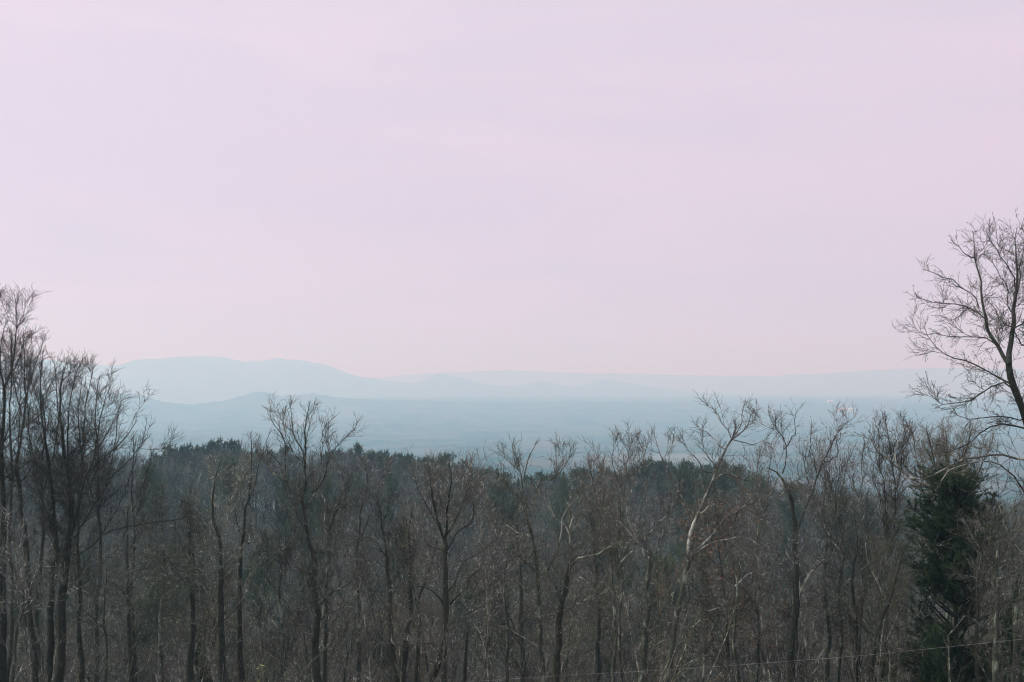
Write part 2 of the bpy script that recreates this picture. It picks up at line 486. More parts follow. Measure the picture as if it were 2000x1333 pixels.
# ------------------------------------------------------------------ traced near trees
def smooth_line(P, n_per=5):
    """Catmull-Rom through rows of P"""
    P = np.asarray(P, float)
    if len(P) < 3:
        t = np.linspace(0, 1, 5)[:, None]
        return P[0] * (1 - t) + P[-1] * t
    Q = np.vstack([2 * P[0] - P[1], P, 2 * P[-1] - P[-2]])
    out = []
    for i in range(len(P) - 1):
        p0, p1, p2, p3 = Q[i:i + 4]
        for t in np.arange(n_per) / n_per:
            out.append(0.5 * ((2 * p1) + (-p0 + p2) * t + (2 * p0 - 5 * p1 + 4 * p2 - p3) * t * t + (-p0 + 3 * p1 - 3 * p2 + p3) * t ** 3))
    out.append(P[-1])
    return np.array(out)

def resample(P, R, n):
    s = np.concatenate([[0], np.cumsum(np.linalg.norm(np.diff(P, axis=0), axis=1))])
    u = np.linspace(0, s[-1], n)
    return np.stack([np.interp(u, s, P[:, k]) for k in range(3)], -1), np.interp(u, s, R)

def hero(name, label, Y0, stems, bark='grey', twig='brown', seed=0, dens=1.0, size=1.0, up=0.10, ang=42, limb_bark=None,
         cat='tree', ribs=1.0, lower=0.45, tipn=3, fan=1.12, extra=None, group=None, low_start=0.30):
    """stems: list of (kind, width0, width1, [(px,py)...]); kind 't' trunk (from the ground), 'u' upper trunk, 'l' limb"""
    g = np.random.default_rng(1000 + seed)
    k = 1 / FPX * Y0
    lines = []
    for (kind, w0, w1, pp) in stems:
        orig = pp
        pp = np.array(pp, float)
        slope = 0 if kind == 't' else g.uniform(-0.7, 0.7)
        dist = np.concatenate([[0], np.cumsum(np.hypot(*np.diff(pp, axis=0).T))])
        Y = Y0 + slope * dist * k
        P = np.array([at(a, b, y) for (a, b), y in zip(pp, Y)])
        if kind == 'l':
            w0 *= 0.74; w1 *= 0.8
        free = not any(np.hypot(*(np.array(q[3][0], float) - pp[-1])) < 26 for q in stems if q[3] is not orig)
        if free and kind == 't' and len(stems) and w1 < 12:
            W = np.interp(dist / max(dist[-1], 1), [0, 0.55, 1], [w0, w0 * 0.5 + w1 * 0.3, 1.6])
        elif free:
            W = np.interp(dist / max(dist[-1], 1), [0, 1], [w0, min(w1, 1.6)])
        else:
            W = np.interp(dist / max(dist[-1], 1), [0, 1], [w0, w1])
        if w1 < 12:
            W = W * np.interp(dist / max(dist[-1], 1), [0, 0.5, 1], [1.12, 0.95, 0.8]) if kind == 't' else W * 0.72
        if kind == 't':
            p0 = P[0]; gz = float(ground(p0[0], p0[1])) - 0.4
            if gz < p0[2] - 0.3:
                P = np.vstack([[p0[0] + g.normal(0, 0.15), p0[1], gz], P]); W = np.concatenate([[w0 * 1.3], W])
        sp = smooth_line(np.hstack([P, W[:, None]]), 5)
        L = np.linalg.norm(np.diff(sp[:, :3], axis=0), axis=1).sum()
        n = int(np.clip(L * 3.2, 8, 60))
        Pn, Rn = resample(sp[:, :3], sp[:, 3] * k * 0.5, n)
        wob = np.cumsum(g.normal(0, 1, (n, 3)) * g.choice([0.5, 0.6, 1.9], (n, 1)), 0); wob -= np.linspace(0, 1, n)[:, None] * wob[-1]
        Pn = Pn + wob * (0.032 if kind == 'l' else 0.02)
        Rn = Rn * (1 + g.normal(0, 0.05, n)); Rn = np.maximum(Rn, 0.006)
        lines.append((kind, Pn, Rn, L))
    base = lines[0][1][0].copy()
    root = bpy.data.objects.new(name, None); COL.objects.link(root); root.location = base
    tag(root, label, cat, group)
    lb = limb_bark or bark
    for kind, P, R, L in lines:
        V, Q = tube_arrays(P[None] - base, R[None], 9 if kind == 't' else 7)
        nm = {'t': 'trunk', 'u': 'trunk', 'l': 'limb'}[kind]
        link(nm, build_mesh(nm, V, [Q], [BARK[bark] if kind == 't' else BARK[lb]]), root)
    ztop = max(P[:, 2].max() for _, P, _, _ in lines) - 0.05
    def cap(p, r, slack=0.1):
        """shorten what would rise past the crown's top"""
        if len(p) == 0: return p, r
        f = np.clip((ztop + slack - p[:, 0, 2]) / np.maximum(p[:, :, 2].max(1) - p[:, 0, 2], 1e-3), 0.25, 1.0)
        return p[:, :1] + (p - p[:, :1]) * f[:, None, None], r
    # long secondary stems following the main ones
    b0, r0 = [], []
    for kind, P, R, L in lines:
        if L < 1.5 or ribs <= 0: continue
        lo = 0.5 if kind == 't' else 0.1
        p, r = cap(*spawn(P[None], R[None], ribs * (1.0 if kind != 'l' else 0.7), lo, 0.97, 34 if up > 0.15 else 46, 1.2 * size, 3.4 * size, 9, 0.12, up * 0.7, g, rk=0.5, rmin=0.009, slim=0.006, taper=0.5))
        b0.append(p); r0.append(r)
    b0 = np.concatenate(b0) if b0 else np.zeros((0, 10, 3)); r0 = np.concatenate(r0) if r0 else np.zeros((0, 10))
    b1, r1 = [], []; b3, r3 = [], []
    for kind, P, R, L in lines:
        P_, R_ = P[None], R[None]
        if kind == 't':
            sets = [(2.6 * lower, low_start, 0.7), (4.0 * dens, 0.7, 1.0)]
            lm = (0.5 * size, 2.0 * size)
        elif kind == 'u':
            sets = [(5.0 * dens, 0.05, 1.0)]; lm = (0.5 * size, 1.7 * size)
        else:
            sets = [(5.0 * dens, 0.08, 1.0)]; lm = (0.35 * size, 1.3 * size)
        for pm, a0, a1 in [q for q in sets if q[1] < q[2]]:
            p, r = cap(*spawn(P_, R_, pm, a0, a1, ang, lm[0], lm[1], 5, 0.12, up, g, rk=0.45, rmin=0.006, slim=0.009, taper=0.55 if a1 == 1.0 else 0.1))
            b1.append(p); r1.append(r)
        if R[-1] < 0.07:
            p, r = tips(P_, R_, tipn, 24, 0.25 * size, 0.7 * size, 5, 0.10, up, g, 0.005)
            p, r = cap(p, r)
            b1.append(p); r1.append(r)
        p, r = spawn(P_, R_, 1.6 * dens, 0.35 if kind == 't' else 0.1, 1.0, 60, 0.15, 0.6, 3, 0.2, up, g, rk=0.3, rmin=0.0045)
        b3.append(p); r3.append(r)
    p, r = cap(*spawn(b0, r0, 4.2 * dens, 0.1, 1.0, ang * 0.9, 0.4 * size, 1.4 * size, 5, 0.11, up, g, rk=0.5, rmin=0.006, slim=0.008, taper=0.5))
    b1.append(p); r1.append(r)
    b1 = np.concatenate(b1); r1 = np.concatenate(r1)
    p2, r2 = spawn(b1, r1, 5.4 * fan, 0.10, 1.0, 38, 0.25 * size, 1.1 * size, 3, 0.10, up * 0.5, g, rk=0.6, rmin=0.0065, taper=0.35)
    p3, r3_ = spawn(p2, r2, 4.0 * fan, 0.15, 1.0, 34, 0.15 * size, 0.6 * size, 2, 0.08, up * 0.3, g, rk=0.7, rmin=0.005, taper=0.3)
    grp = [(b0 - base, r0, 4), (b1 - base, r1, 3), (p2 - base, r2, 3), (p3 - base, r3_, 3)] + [(a - base, b, 3) for a, b in zip(b3, r3)]
    V, Q = tubes(grp)
    tw = link('crown', build_mesh('crown', V, [Q], [TWIG[twig]]), root); tw['kind'] = 'stuff'
    if extra:
        extra(root, base, b1, p2, p3, g)
    return root, (b1, p2, p3)

def leaf_tris(P, D, n_per, l, w, g, spread=0.8):
    """blades at P along D: returns V, F"""
    n = len(P) * n_per
    Pp = np.repeat(P, n_per, 0); Dd = norm(np.repeat(D, n_per, 0) + g.normal(0, spread, (n, 3)))
    L = g.uniform(0.7, 1.2, n)[:, None] * l
    side = norm(np.cross(Dd, g.normal(0, 1, (n, 3)))) * w * 0.5
    V = np.stack([Pp - side, Pp + side, Pp + Dd * L], 1).reshape(-1, 3)
    F = np.arange(n * 3).reshape(-1, 3)
    return V, F

def beech_leaves(root, base, b1, p2, p3, g):
    pts = p3.reshape(-1, 3); sel = g.random(len(pts)) < 0.42
    P = pts[sel] + g.normal(0, 0.06, (sel.sum(), 3))
    V, F = leaf_tris(P - base, np.tile([0, 0, -1.0], (len(P), 1)), 1, 0.07, 0.05, g, 0.7)
    o = link('dry_leaves', build_mesh('dry_leaves', V, [F], [M_BEECH]), root); o['kind'] = 'stuff'
def buds(root, base, b1, p2, p3, g):
    tipp = p3[:, -1]; d = norm(p3[:, -1] - p3[:, -2])
    V, F = leaf_tris(tipp - base, d, 2, 0.05, 0.022, g, 0.35)
    o = link('buds', build_mesh('buds', V, [F], [M_BUD]), root); o['kind'] = 'stuff'

HB = dict(cat='tree')
hero('bare_tree', 'tall many-stemmed bare tree at the left with black twin trunk and fan of rising stems', 41, [
    ('t', 20, 12, [(117, 1340), (118, 1180), (126, 1090), (130, 1010), (127, 940), (119, 890), (117, 826), (120, 750), (128, 715)]),
    ('t', 13, 10, [(101, 1340), (100, 1180), (101, 1130), (112, 1080), (112, 1035), (108, 960), (92, 880), (80, 790), (78, 720)]),
    ('u', 8, 3, [(128, 1085), (140, 1030), (137, 940), (131, 880), (134, 830), (140, 770), (150, 725), (160, 705)]),
    ('u', 8, 3, [(130, 1070), (150, 1000), (160, 940), (162, 880), (164, 830), (170, 770), (180, 715)]),
    ('u', 8, 3, [(132, 1060), (152, 990), (170, 930), (184, 890), (188, 848), (200, 800), (214, 760)]),
    ('l', 6, 2, [(135, 1060), (165, 1020), (195, 975), (220, 945), (250, 915), (272, 880), (280, 855)]),
    ('l', 6, 2, [(172, 925), (195, 905), (222, 880), (245, 855), (262, 830)]),
    ('l', 5, 2, [(130, 1010), (118, 960), (140, 915), (175, 890), (205, 860), (232, 800)]),
    ('l', 5, 2, [(115, 1060), (95, 1000), (70, 940), (60, 890), (55, 840), (60, 780)]),
    ('l', 5, 2, [(140, 1085), (180, 1062), (215, 1040), (250, 1028), (300, 1022), (350, 1015)]),
    ('l', 4, 2, [(128, 1175), (150, 1120), (195, 1090), (240, 1092)]),
], 'dark', 'dark', seed=1, ribs=2.2, dens=0.9, size=0.9, up=0.14, ang=36, lower=0.5, fan=1.15)
hero('bare_tree', 'tall bare tree at the left edge whose fine crown reaches highest on that side', 44, [
    ('t', 16, 10, [(8, 1340), (4, 1180), (6, 1040), (4, 940), (4, 850), (6, 770), (0, 700), (8, 640)]),
    ('u', 6, 2, [(6, 770), (22, 720), (30, 670), (34, 620), (28, 575)]),
    ('u', 6, 2, [(4, 850), (-15, 790), (-20, 720), (-8, 640), (2, 570)]),
    ('l', 5, 2, [(4, 940), (40, 915), (62, 890), (82, 860), (96, 820)]),
    ('l', 5, 2, [(5, 1000), (30, 955), (60, 935), (110, 915), (160, 880)]),
    ('l', 5, 2, [(4, 870), (20, 820), (45, 770), (60, 720)]),
], 'dark', 'dark', seed=2, ribs=1.8, dens=0.9, size=0.8, up=0.12, ang=38, extra=buds)
hero('bare_tree', 'slim bare tree just right of the left edge tree with a leaning S-curved dark trunk', 43, [
    ('t', 12, 8, [(66, 1340), (64, 1273), (54, 1170), (52, 1090), (44, 1010), (38, 950), (29, 905), (36, 860), (44, 812), (46, 760), (48, 715), (45, 668)]),
    ('l', 5, 2, [(46, 790), (62, 745), (76, 700), (84, 668)]),
    ('l', 5, 2, [(44, 812), (30, 760), (22, 710), (24, 660)]),
    ('l', 5, 2, [(50, 830), (78, 810), (86, 770), (112, 730)]),
    ('l', 4, 2, [(36, 948), (64, 910), (95, 905), (130, 890), (160, 870)]),
    ('l', 4, 2, [(52, 1090), (25, 1100), (0, 1120)]),
], 'dark', 'dark', seed=3, ribs=1.8, dens=0.9, size=0.75, up=0.12, ang=38, extra=buds)
hero('bare_tree', 'straight dark trunked bare tree between the twin trunk tree and the thin pole tree', 46, [
    ('t', 11, 7, [(154, 1340), (151, 1250), (150, 1150), (149, 1080), (152, 1010), (150, 950)]),
    ('l', 5, 3, [(151, 1215), (175, 1212), (205, 1230), (232, 1255)]),
    ('l', 4, 2, [(150, 1150), (185, 1120), (210, 1085), (240, 1060)]),
], 'dark', 'grey', seed=4, up=0.1)
hero('bare_tree', 'thin pole-like dark tree with short spiky side twigs left of the pale limbed pair', 48, [
    ('t', 11, 6, [(253, 1340), (251, 1240), (250, 1160), (249, 1110), (248, 1050), (252, 990)]),
    ('l', 4, 2, [(250, 1165), (235, 1148), (215, 1140), (195, 1145)]),
    ('l', 3, 2, [(251, 1260), (280, 1225), (305, 1200)]),
], 'dark', 'grey', seed=5, lower=1.0)
hero('bare_tree', 'dark forked tree with pale crooked lower limbs reaching left and one bent arm right', 44, [
    ('t', 13, 7, [(368, 1345), (369, 1277), (373, 1225), (372, 1140), (370, 1088), (372, 1030), (366, 980)]),
    ('l', 6, 3, [(362, 1278), (352, 1262), (344, 1257), (332, 1244), (318, 1238), (304, 1226), (292, 1220)]),
    ('l', 6, 3, [(376, 1262), (386, 1248), (396, 1238), (406, 1232), (418, 1222)]),
    ('l', 4, 2, [(372, 1215), (358, 1210), (344, 1205), (330, 1197), (312, 1194)]),
    ('l', 4, 2, [(371, 1110), (360, 1085), (356, 1066), (345, 1040)]),
], 'dark', 'grey', seed=6, limb_bark='grey', up=0.08)
hero('bare_tree', 'straight dark tree with long pale limbs sweeping up to the left over its neighbour', 42, [
    ('t', 14, 6, [(443, 1345), (441, 1300), (440, 1225), (437, 1127), (437, 1082), (432, 1043), (422, 1001), (424, 955), (430, 900)]),
    ('l', 6, 2, [(440, 1200), (425, 1178), (409, 1160), (392, 1150), (373, 1140), (355, 1133), (338, 1127), (312, 1110), (289, 1100)]),
    ('l', 5, 2, [(436, 1132), (420, 1120), (403, 1114), (386, 1112), (370, 1105), (355, 1096), (341, 1090), (325, 1088), (309, 1087)]),
    ('l', 5, 2, [(419, 1110), (412, 1090), (406, 1075), (398, 1052), (393, 1033), (380, 1030), (367, 1031)]),
    ('l', 4, 2, [(438, 1090), (446, 1078), (462, 1075), (480, 1060)]),
    ('l', 4, 2, [(432, 1043), (445, 1010), (462, 980), (470, 945)]),
], 'dark', 'grey', seed=7, limb_bark='pale', up=0.08)
hero('bare_tree', 'slender upright tree whose thin top stands above the pine ridge left of the fan crown', 46, [
    ('t', 12, 5, [(484, 1345), (484, 1300), (485, 1225), (484, 1172), (484, 1108), (486, 1030), (487, 990), (489, 940), (492, 890), (490, 850)]),
    ('l', 4, 2, [(487, 990), (500, 950), (506, 910), (520, 880)]),
    ('l', 4, 2, [(486, 1062), (465, 1045), (455, 1000), (448, 960)]),
    ('l', 4, 2, [(485, 1140), (505, 1110), (530, 1090), (550, 1070)]),
], 'dark', 'brown', seed=8, up=0.15, ang=34, size=0.8)
hero('bare_tree', 'big wavy trunked tree with two heavy right limbs and wide fan crown above the ridge', 43, [
    ('t', 15, 9, [(622, 1345), (620, 1300), (619, 1255), (625, 1200), (623, 1172), (619, 1134), (615, 1084), (604, 1062), (598, 1035), (592, 994), (590, 975)]),
    ('u', 8, 4, [(590, 980), (594, 955), (598, 938), (594, 905), (596, 870), (596, 840), (600, 810), (604, 790)]),
    ('l', 8, 3, [(590, 979), (580, 968), (568, 960), (556, 944), (545, 938), (532, 928), (523, 912), (514, 898), (510, 880)]),
    ('l', 5, 2, [(595, 900), (584, 880), (570, 855), (567, 825), (568, 798)]),
    ('l', 5, 2, [(556, 944), (554, 905), (552, 872), (548, 845), (536, 832), (528, 815)]),
    ('l', 5, 2, [(592, 994), (612, 960), (624, 930), (630, 890), (634, 850), (645, 822)]),
    ('l', 5, 2, [(612, 965), (630, 945), (640, 915), (652, 885), (668, 862), (684, 845)]),
    ('l', 5, 2, [(568, 962), (557, 930), (548, 900), (530, 890), (520, 868), (525, 850)]),
    ('l', 8, 3, [(627, 1180), (634, 1170), (642, 1161), (664, 1148), (676, 1142), (686, 1134), (698, 1122), (704, 1112)]),
    ('l', 6, 4, [(626, 1212), (636, 1202), (648, 1197), (668, 1190), (683, 1182), (692, 1174), (706, 1153)]),
    ('l', 4, 2, [(617, 1120), (604, 1117), (580, 1118), (554, 1115)]),
    ('l', 5, 2, [(598, 1035), (582, 1010), (575, 980), (560, 990)]),
    ('l', 5, 2, [(619, 1160), (600, 1140), (590, 1120), (575, 1105)]),
], 'dark', 'brown', seed=9, ribs=1.5, dens=1.0, size=0.85, up=0.16, ang=33, limb_bark='grey')
hero('bare_tree', 'leaning second trunk beside the wavy tree ending in a pale broken horizontal arm', 47, [
    ('t', 9, 6, [(640, 1345), (641, 1230), (638, 1150), (641, 1100), (640, 1055), (646, 1030), (653, 1007), (660, 993)]),
    ('l', 5, 4, [(660, 993), (668, 988), (680, 988), (696, 989)]),
    ('l', 4, 2, [(653, 1007), (662, 980), (674, 955), (674, 925)]),
    ('l', 4, 2, [(640, 1055), (632, 1020), (634, 980), (620, 950)]),
], 'grey', 'brown', seed=10, limb_bark='pale', up=0.1, lower=0.2)
hero('bare_tree', 'young grey tree with steep V of pale limbs left of the dark leaning trunks', 41, [
    ('t', 13, 5, [(774, 1345), (771, 1310), (763, 1241), (761, 1172), (755, 1117), (752, 1076), (744, 1020), (738, 970)]),
    ('l', 5, 2, [(754, 1075), (764, 1060), (775, 1046), (786, 1034), (797, 1024)]),
    ('l', 4, 2, [(758, 1150), (780, 1110), (800, 1090), (830, 1072)]),
    ('l', 4, 2, [(760, 1200), (742, 1168), (730, 1150), (716, 1118)]),
    ('l', 5, 2, [(740, 1060), (722, 1050), (700, 1054), (672, 1042)]),
], 'dark', 'grey', seed=11, limb_bark='grey', dens=1.1)
hero('bare_tree', 'stout black trunk bending left then right among the middle cluster of trunks', 45, [
    ('t', 17, 7, [(790, 1345), (794, 1290), (799, 1255), (802, 1214), (810, 1180), (806, 1140), (805, 1090), (800, 1040), (806, 990)]),
    ('l', 4, 2, [(805, 1100), (796, 1070), (778, 1050), (760, 1010)]),
], 'dark', 'brown', seed=12, lower=0.2)
hero('bare_tree', 'narrow trunk leaning right from the middle cluster with white streaked stem', 46, [
    ('t', 10, 5, [(818, 1345), (820, 1241), (818, 1172), (827, 1145), (838, 1118), (846, 1094), (850, 1068), (857, 1040), (866, 1000)]),
    ('l', 4, 2, [(827, 1145), (838, 1100), (846, 1070), (850, 1040)]),
], 'dark', 'grey', seed=13, limb_bark='pale', lower=0.2)
hero('bare_tree', 'bold black Y-shaped tree at centre with curved left arms and dense brush-like crown', 39, [
    ('t', 19, 11, [(838, 1345), (848, 1310), (862, 1275), (870, 1230), (873, 1172), (871, 1110), (871, 1065), (866, 1048)]),
    ('t', 11, 10, [(866, 1345), (866, 1310), (869, 1275), (872, 1240)]),
    ('l', 7, 3, [(866, 1190), (858, 1174), (846, 1159), (836, 1150), (822, 1146), (806, 1146), (791, 1148)]),
    ('l', 6, 2, [(862, 1078), (850, 1073), (838, 1072), (828, 1062), (822, 1048), (826, 1020)]),
    ('u', 7, 2, [(866, 1048), (858, 1020), (848, 985), (842, 950), (838, 920)]),
    ('u', 7, 2, [(868, 1055), (876, 1020), (874, 980), (880, 940), (876, 905)]),
    ('u', 6, 2, [(868, 1052), (886, 1020), (904, 985), (915, 950), (920, 918)]),
    ('l', 6, 2, [(873, 1075), (896, 1040), (916, 1028), (928, 1010), (926, 975)]),
    ('l', 5, 2, [(860, 1035), (838, 1000), (820, 965), (808, 930)]),
    ('l', 7, 2, [(880, 1182), (890, 1168), (901, 1156), (910, 1140), (918, 1128), (930, 1118), (942, 1110)]),
    ('l', 6, 2, [(876, 1222), (894, 1208), (917, 1200), (936, 1190), (952, 1180), (968, 1168)]),
    ('l', 5, 2, [(874, 1160), (890, 1135), (905, 1100), (940, 1080), (975, 1050)]),
    ('l', 4, 2, [(868, 1275), (840, 1254), (812, 1256), (780, 1262)]),
], 'dark', 'brown', seed=14, ribs=1.9, dens=1.0, size=0.95, up=0.2, ang=30, fan=1.1)
hero('bare_tree', 'short leaning dark stub stem right of the bold Y-shaped tree', 43, [
    ('t', 9, 6, [(907, 1345), (908, 1300), (912, 1260), (914, 1235)]),
    ('l', 3, 2, [(912, 1255), (890, 1232), (862, 1236)]),
], 'dark', 'grey', seed=15, lower=0.2, size=0.5)
hero('bare_tree', 'straight distant dark trunk left of the pale forked pair', 56, [
    ('t', 11, 5, [(1016, 1345), (1016, 1269), (1015, 1172), (1014, 1100), (1013, 1062), (1010, 1000), (1012, 960)]),
    ('l', 3, 2, [(1014, 1120), (1035, 1090), (1050, 1060)]),
], 'dark', 'brown', seed=16, lower=0.3)
hero('bare_tree', 'pale lichen-spotted tree curving left with open crown of thin twigs above the ridge dip', 41, [
    ('t', 12, 6, [(1066, 1345), (1064, 1310), (1061, 1269), (1057, 1200), (1053, 1131), (1047, 1076), (1042, 1049), (1034, 1025), (1027, 1007), (1020, 985)]),
    ('u', 5, 2, [(1027, 1010), (1024, 970), (1022, 935), (1016, 910), (1008, 890), (1003, 868)]),
    ('u', 5, 2, [(1020, 985), (1010, 968), (1000, 952), (991, 941), (984, 930)]),
    ('l', 5, 2, [(1024, 940), (1028, 905), (1040, 880), (1046, 868)]),
    ('l', 5, 2, [(1040, 990), (1046, 963), (1058, 948), (1074, 936), (1088, 925), (1101, 914), (1112, 895)]),
    ('l', 5, 2, [(1041, 1047), (1020, 1042), (1005, 1040), (990, 1030), (977, 1021), (964, 1002), (955, 980)]),
    ('l', 4, 2, [(1056, 1180), (1036, 1170), (1020, 1155), (1010, 1140)]),
    ('l', 5, 2, [(1060, 1265), (1036, 1256), (1000, 1240), (968, 1222)]),
], 'grey', 'brown', seed=17, dens=1.1, size=0.85, up=0.16, ang=33, limb_bark='pale')
hero('bare_tree', 'dark double-limbed tree with long silvery limb sweeping up right at centre right', 38, [
    ('t', 17, 9, [(1093, 1345), (1092, 1300), (1092, 1241), (1096, 1186), (1104, 1150), (1108, 1120), (1114, 1101)]),
    ('l', 8, 4, [(1110, 1108), (1118, 1099), (1142, 1094), (1158, 1090), (1175, 1082), (1192, 1070), (1203, 1065), (1218, 1058), (1233, 1050)]),
    ('l', 7, 4, [(1110, 1115), (1124, 1100), (1138, 1088), (1150, 1078), (1166, 1066)]),
    ('u', 7, 3, [(1109, 1110), (1112, 1085), (1113, 1062), (1110, 1042), (1100, 1026), (1087, 1016), (1078, 1000), (1068, 974)]),
    ('u', 6, 3, [(1068, 1118), (1074, 1098), (1088, 1080), (1092, 1058), (1096, 1043), (1096, 1020), (1100, 1005), (1110, 990), (1126, 975)]),
    ('l', 5, 2, [(1112, 1035), (1116, 1000), (1112, 965), (1118, 935)]),
    ('l', 6, 3, [(1104, 1194), (1120, 1189), (1137, 1186), (1152, 1178), (1164, 1168), (1180, 1158), (1197, 1148)]),
    ('l', 5, 3, [(1106, 1189), (1118, 1183), (1134, 1177), (1144, 1170), (1153, 1163)]),
    ('l', 6, 3, [(1094, 1166), (1084, 1152), (1074, 1137), (1066, 1120), (1062, 1106), (1068, 1118)]),
    ('l', 5, 2, [(1096, 1195), (1080, 1202), (1062, 1204)]),
    ('l', 5, 2, [(1084, 1330), (1070, 1300), (1066, 1280), (1058, 1262)]),
], 'dark', 'brown', seed=18, dens=1.0, size=0.9, up=0.12, limb_bark='pale')
hero('bare_tree', 'dark distant trunk between the silvery limbed tree and the kinked trunk', 55, [
    ('t', 11, 6, [(1166, 1345), (1163, 1269), (1164, 1200), (1162, 1150), (1162, 1112), (1158, 1060), (1152, 1000), (1156, 950)]),
    ('l', 4, 2, [(1162, 1118), (1145, 1108), (1130, 1112)]),
], 'dark', 'brown', seed=19, lower=0.3)
hero('bare_tree', 'kinked spotted trunk splitting low into thin white stems that rise over the ridge', 40, [
    ('t', 14, 8, [(1252, 1345), (1253, 1310), (1254, 1282), (1258, 1227), (1266, 1186), (1261, 1156), (1266, 1125), (1269, 1095)]),
    ('l', 6, 4, [(1269, 1132), (1278, 1115), (1283, 1098), (1290, 1090), (1296, 1080), (1299, 1043), (1305, 1018), (1316, 985), (1320, 970)]),
    ('l', 6, 3, [(1262, 1090), (1252, 1068), (1239, 1052), (1220, 1030), (1196, 1010), (1174, 994), (1166, 965), (1164, 930)]),
    ('l', 5, 3, [(1284, 1096), (1272, 1082), (1266, 1062), (1262, 1040), (1266, 1020), (1274, 990)]),
    ('u', 6, 3, [(1240, 1052), (1232, 1030), (1224, 1007), (1225, 980), (1218, 955), (1217, 935), (1222, 915), (1230, 890), (1234, 862)]),
    ('l', 4, 2, [(1232, 1048), (1246, 1030), (1256, 1000), (1260, 980), (1262, 950)]),
    ('l', 4, 2, [(1218, 955), (1204, 930), (1196, 900), (1202, 870), (1206, 850)]),
    ('l', 4, 2, [(1225, 980), (1240, 940), (1256, 905), (1262, 875)]),
    ('u', 5, 2, [(1262, 1050), (1290, 1020), (1310, 1000), (1332, 972), (1322, 950), (1307, 925), (1298, 908), (1291, 897), (1284, 880), (1278, 850)]),
    ('l', 4, 2, [(1303, 918), (1306, 890), (1312, 870)]),
    ('l', 4, 2, [(1260, 1230), (1236, 1208), (1212, 1202), (1180, 1205)]),
    ('l', 5, 2, [(1256, 1288), (1270, 1272), (1284, 1260), (1300, 1250)]),
    ('l', 4, 2, [(1252, 1285), (1238, 1272), (1215, 1266)]),
], 'grey', 'brown', seed=20, dens=1.0, size=0.85, up=0.14, ang=34, limb_bark='pale')
hero('bare_tree', 'large leaning pale tree right of centre with flared open crown and arching right limb', 37, [
    ('t', 15, 10, [(1304, 1345), (1306, 1320), (1313, 1269), (1321, 1227), (1335, 1159), (1340, 1125), (1346, 1098)]),
    ('u', 10, 6, [(1345, 1100), (1343, 1080), (1348, 1045), (1360, 1005), (1371, 978), (1385, 947), (1393, 925), (1401, 908), (1412, 888), (1418, 875), (1431, 856)]),
    ('l', 5, 2, [(1431, 856), (1440, 848), (1460, 832), (1466, 812), (1478, 800)]),
    ('l', 5, 2, [(1429, 860), (1422, 842), (1412, 826), (1400, 812), (1394, 800)]),
    ('l', 4, 2, [(1440, 848), (1452, 828), (1450, 805), (1455, 786)]),
    ('l', 4, 2, [(1430, 858), (1448, 862), (1470, 870), (1490, 862)]),
    ('l', 4, 2, [(1418, 880), (1398, 868), (1380, 850), (1366, 838)]),
    ('l', 5, 2, [(1398, 915), (1385, 900), (1372, 880), (1372, 862)]),
    ('l', 5, 2, [(1390, 924), (1380, 920), (1371, 914), (1358, 902), (1346, 893), (1338, 870)]),
    ('l', 9, 5, [(1347, 1100), (1358, 1080), (1376, 1065), (1390, 1048), (1401, 1035), (1416, 1016), (1434, 1002), (1452, 988), (1475, 976), (1502, 970), (1525, 964)]),
    ('l', 6, 3, [(1356, 1086), (1371, 1071), (1385, 1062), (1401, 1057), (1420, 1053), (1437, 1045), (1452, 1045), (1467, 1050), (1482, 1064), (1500, 1079), (1512, 1100)]),
    ('l', 6, 3, [(1398, 936), (1402, 930), (1415, 928), (1431, 929), (1448, 934), (1459, 939), (1480, 935)]),
    ('l', 4, 2, [(1331, 1187), (1338, 1178), (1348, 1172), (1365, 1170), (1385, 1173), (1417, 1192)]),
    ('l', 4, 2, [(1366, 1002), (1378, 990), (1396, 985)]),
], 'grey', 'grey', seed=21, dens=0.85, size=0.85, up=0.10, ang=42, limb_bark='pale', lower=0.2)
hero('bare_tree', 'dark straight trunk right of the leaning pale tree forking near the ridge line', 41, [
    ('t', 16, 9, [(1548, 1345), (1547, 1300), (1546, 1261), (1551, 1225), (1555, 1194), (1557, 1118), (1558, 1060), (1557, 1020), (1550, 989), (1543, 967)]),
    ('u', 8, 4, [(1557, 1035), (1566, 1005), (1579, 976), (1588, 955), (1594, 930), (1602, 910), (1612, 888), (1622, 866), (1632, 846), (1650, 830), (1668, 816)]),
    ('u', 7, 3, [(1543, 967), (1536, 948), (1526, 931), (1518, 922), (1506, 916), (1492, 912), (1480, 922)]),
    ('l', 5, 2, [(1526, 931), (1532, 905), (1534, 880), (1530, 860), (1518, 840), (1516, 822), (1526, 805)]),
    ('l', 4, 2, [(1534, 880), (1548, 862), (1552, 840), (1552, 822)]),
    ('l', 5, 2, [(1606, 905), (1622, 895), (1634, 880), (1634, 862)]),
    ('l', 5, 2, [(1596, 930), (1592, 900), (1584, 878), (1584, 850)]),
    ('l', 4, 2, [(1558, 1030), (1532, 1022), (1508, 1012), (1488, 1000), (1470, 985)]),
    ('l', 5, 2, [(1548, 1208), (1532, 1198), (1517, 1189), (1508, 1178), (1499, 1165)]),
    ('l', 6, 3, [(1544, 1258), (1524, 1254), (1503, 1252), (1478, 1246), (1450, 1246)]),
    ('l', 4, 2, [(1556, 1110), (1540, 1090), (1530, 1060)]),
], 'dark', 'brown', seed=22, dens=1.1, size=0.8, up=0.14, ang=34, limb_bark='grey', extra=buds)
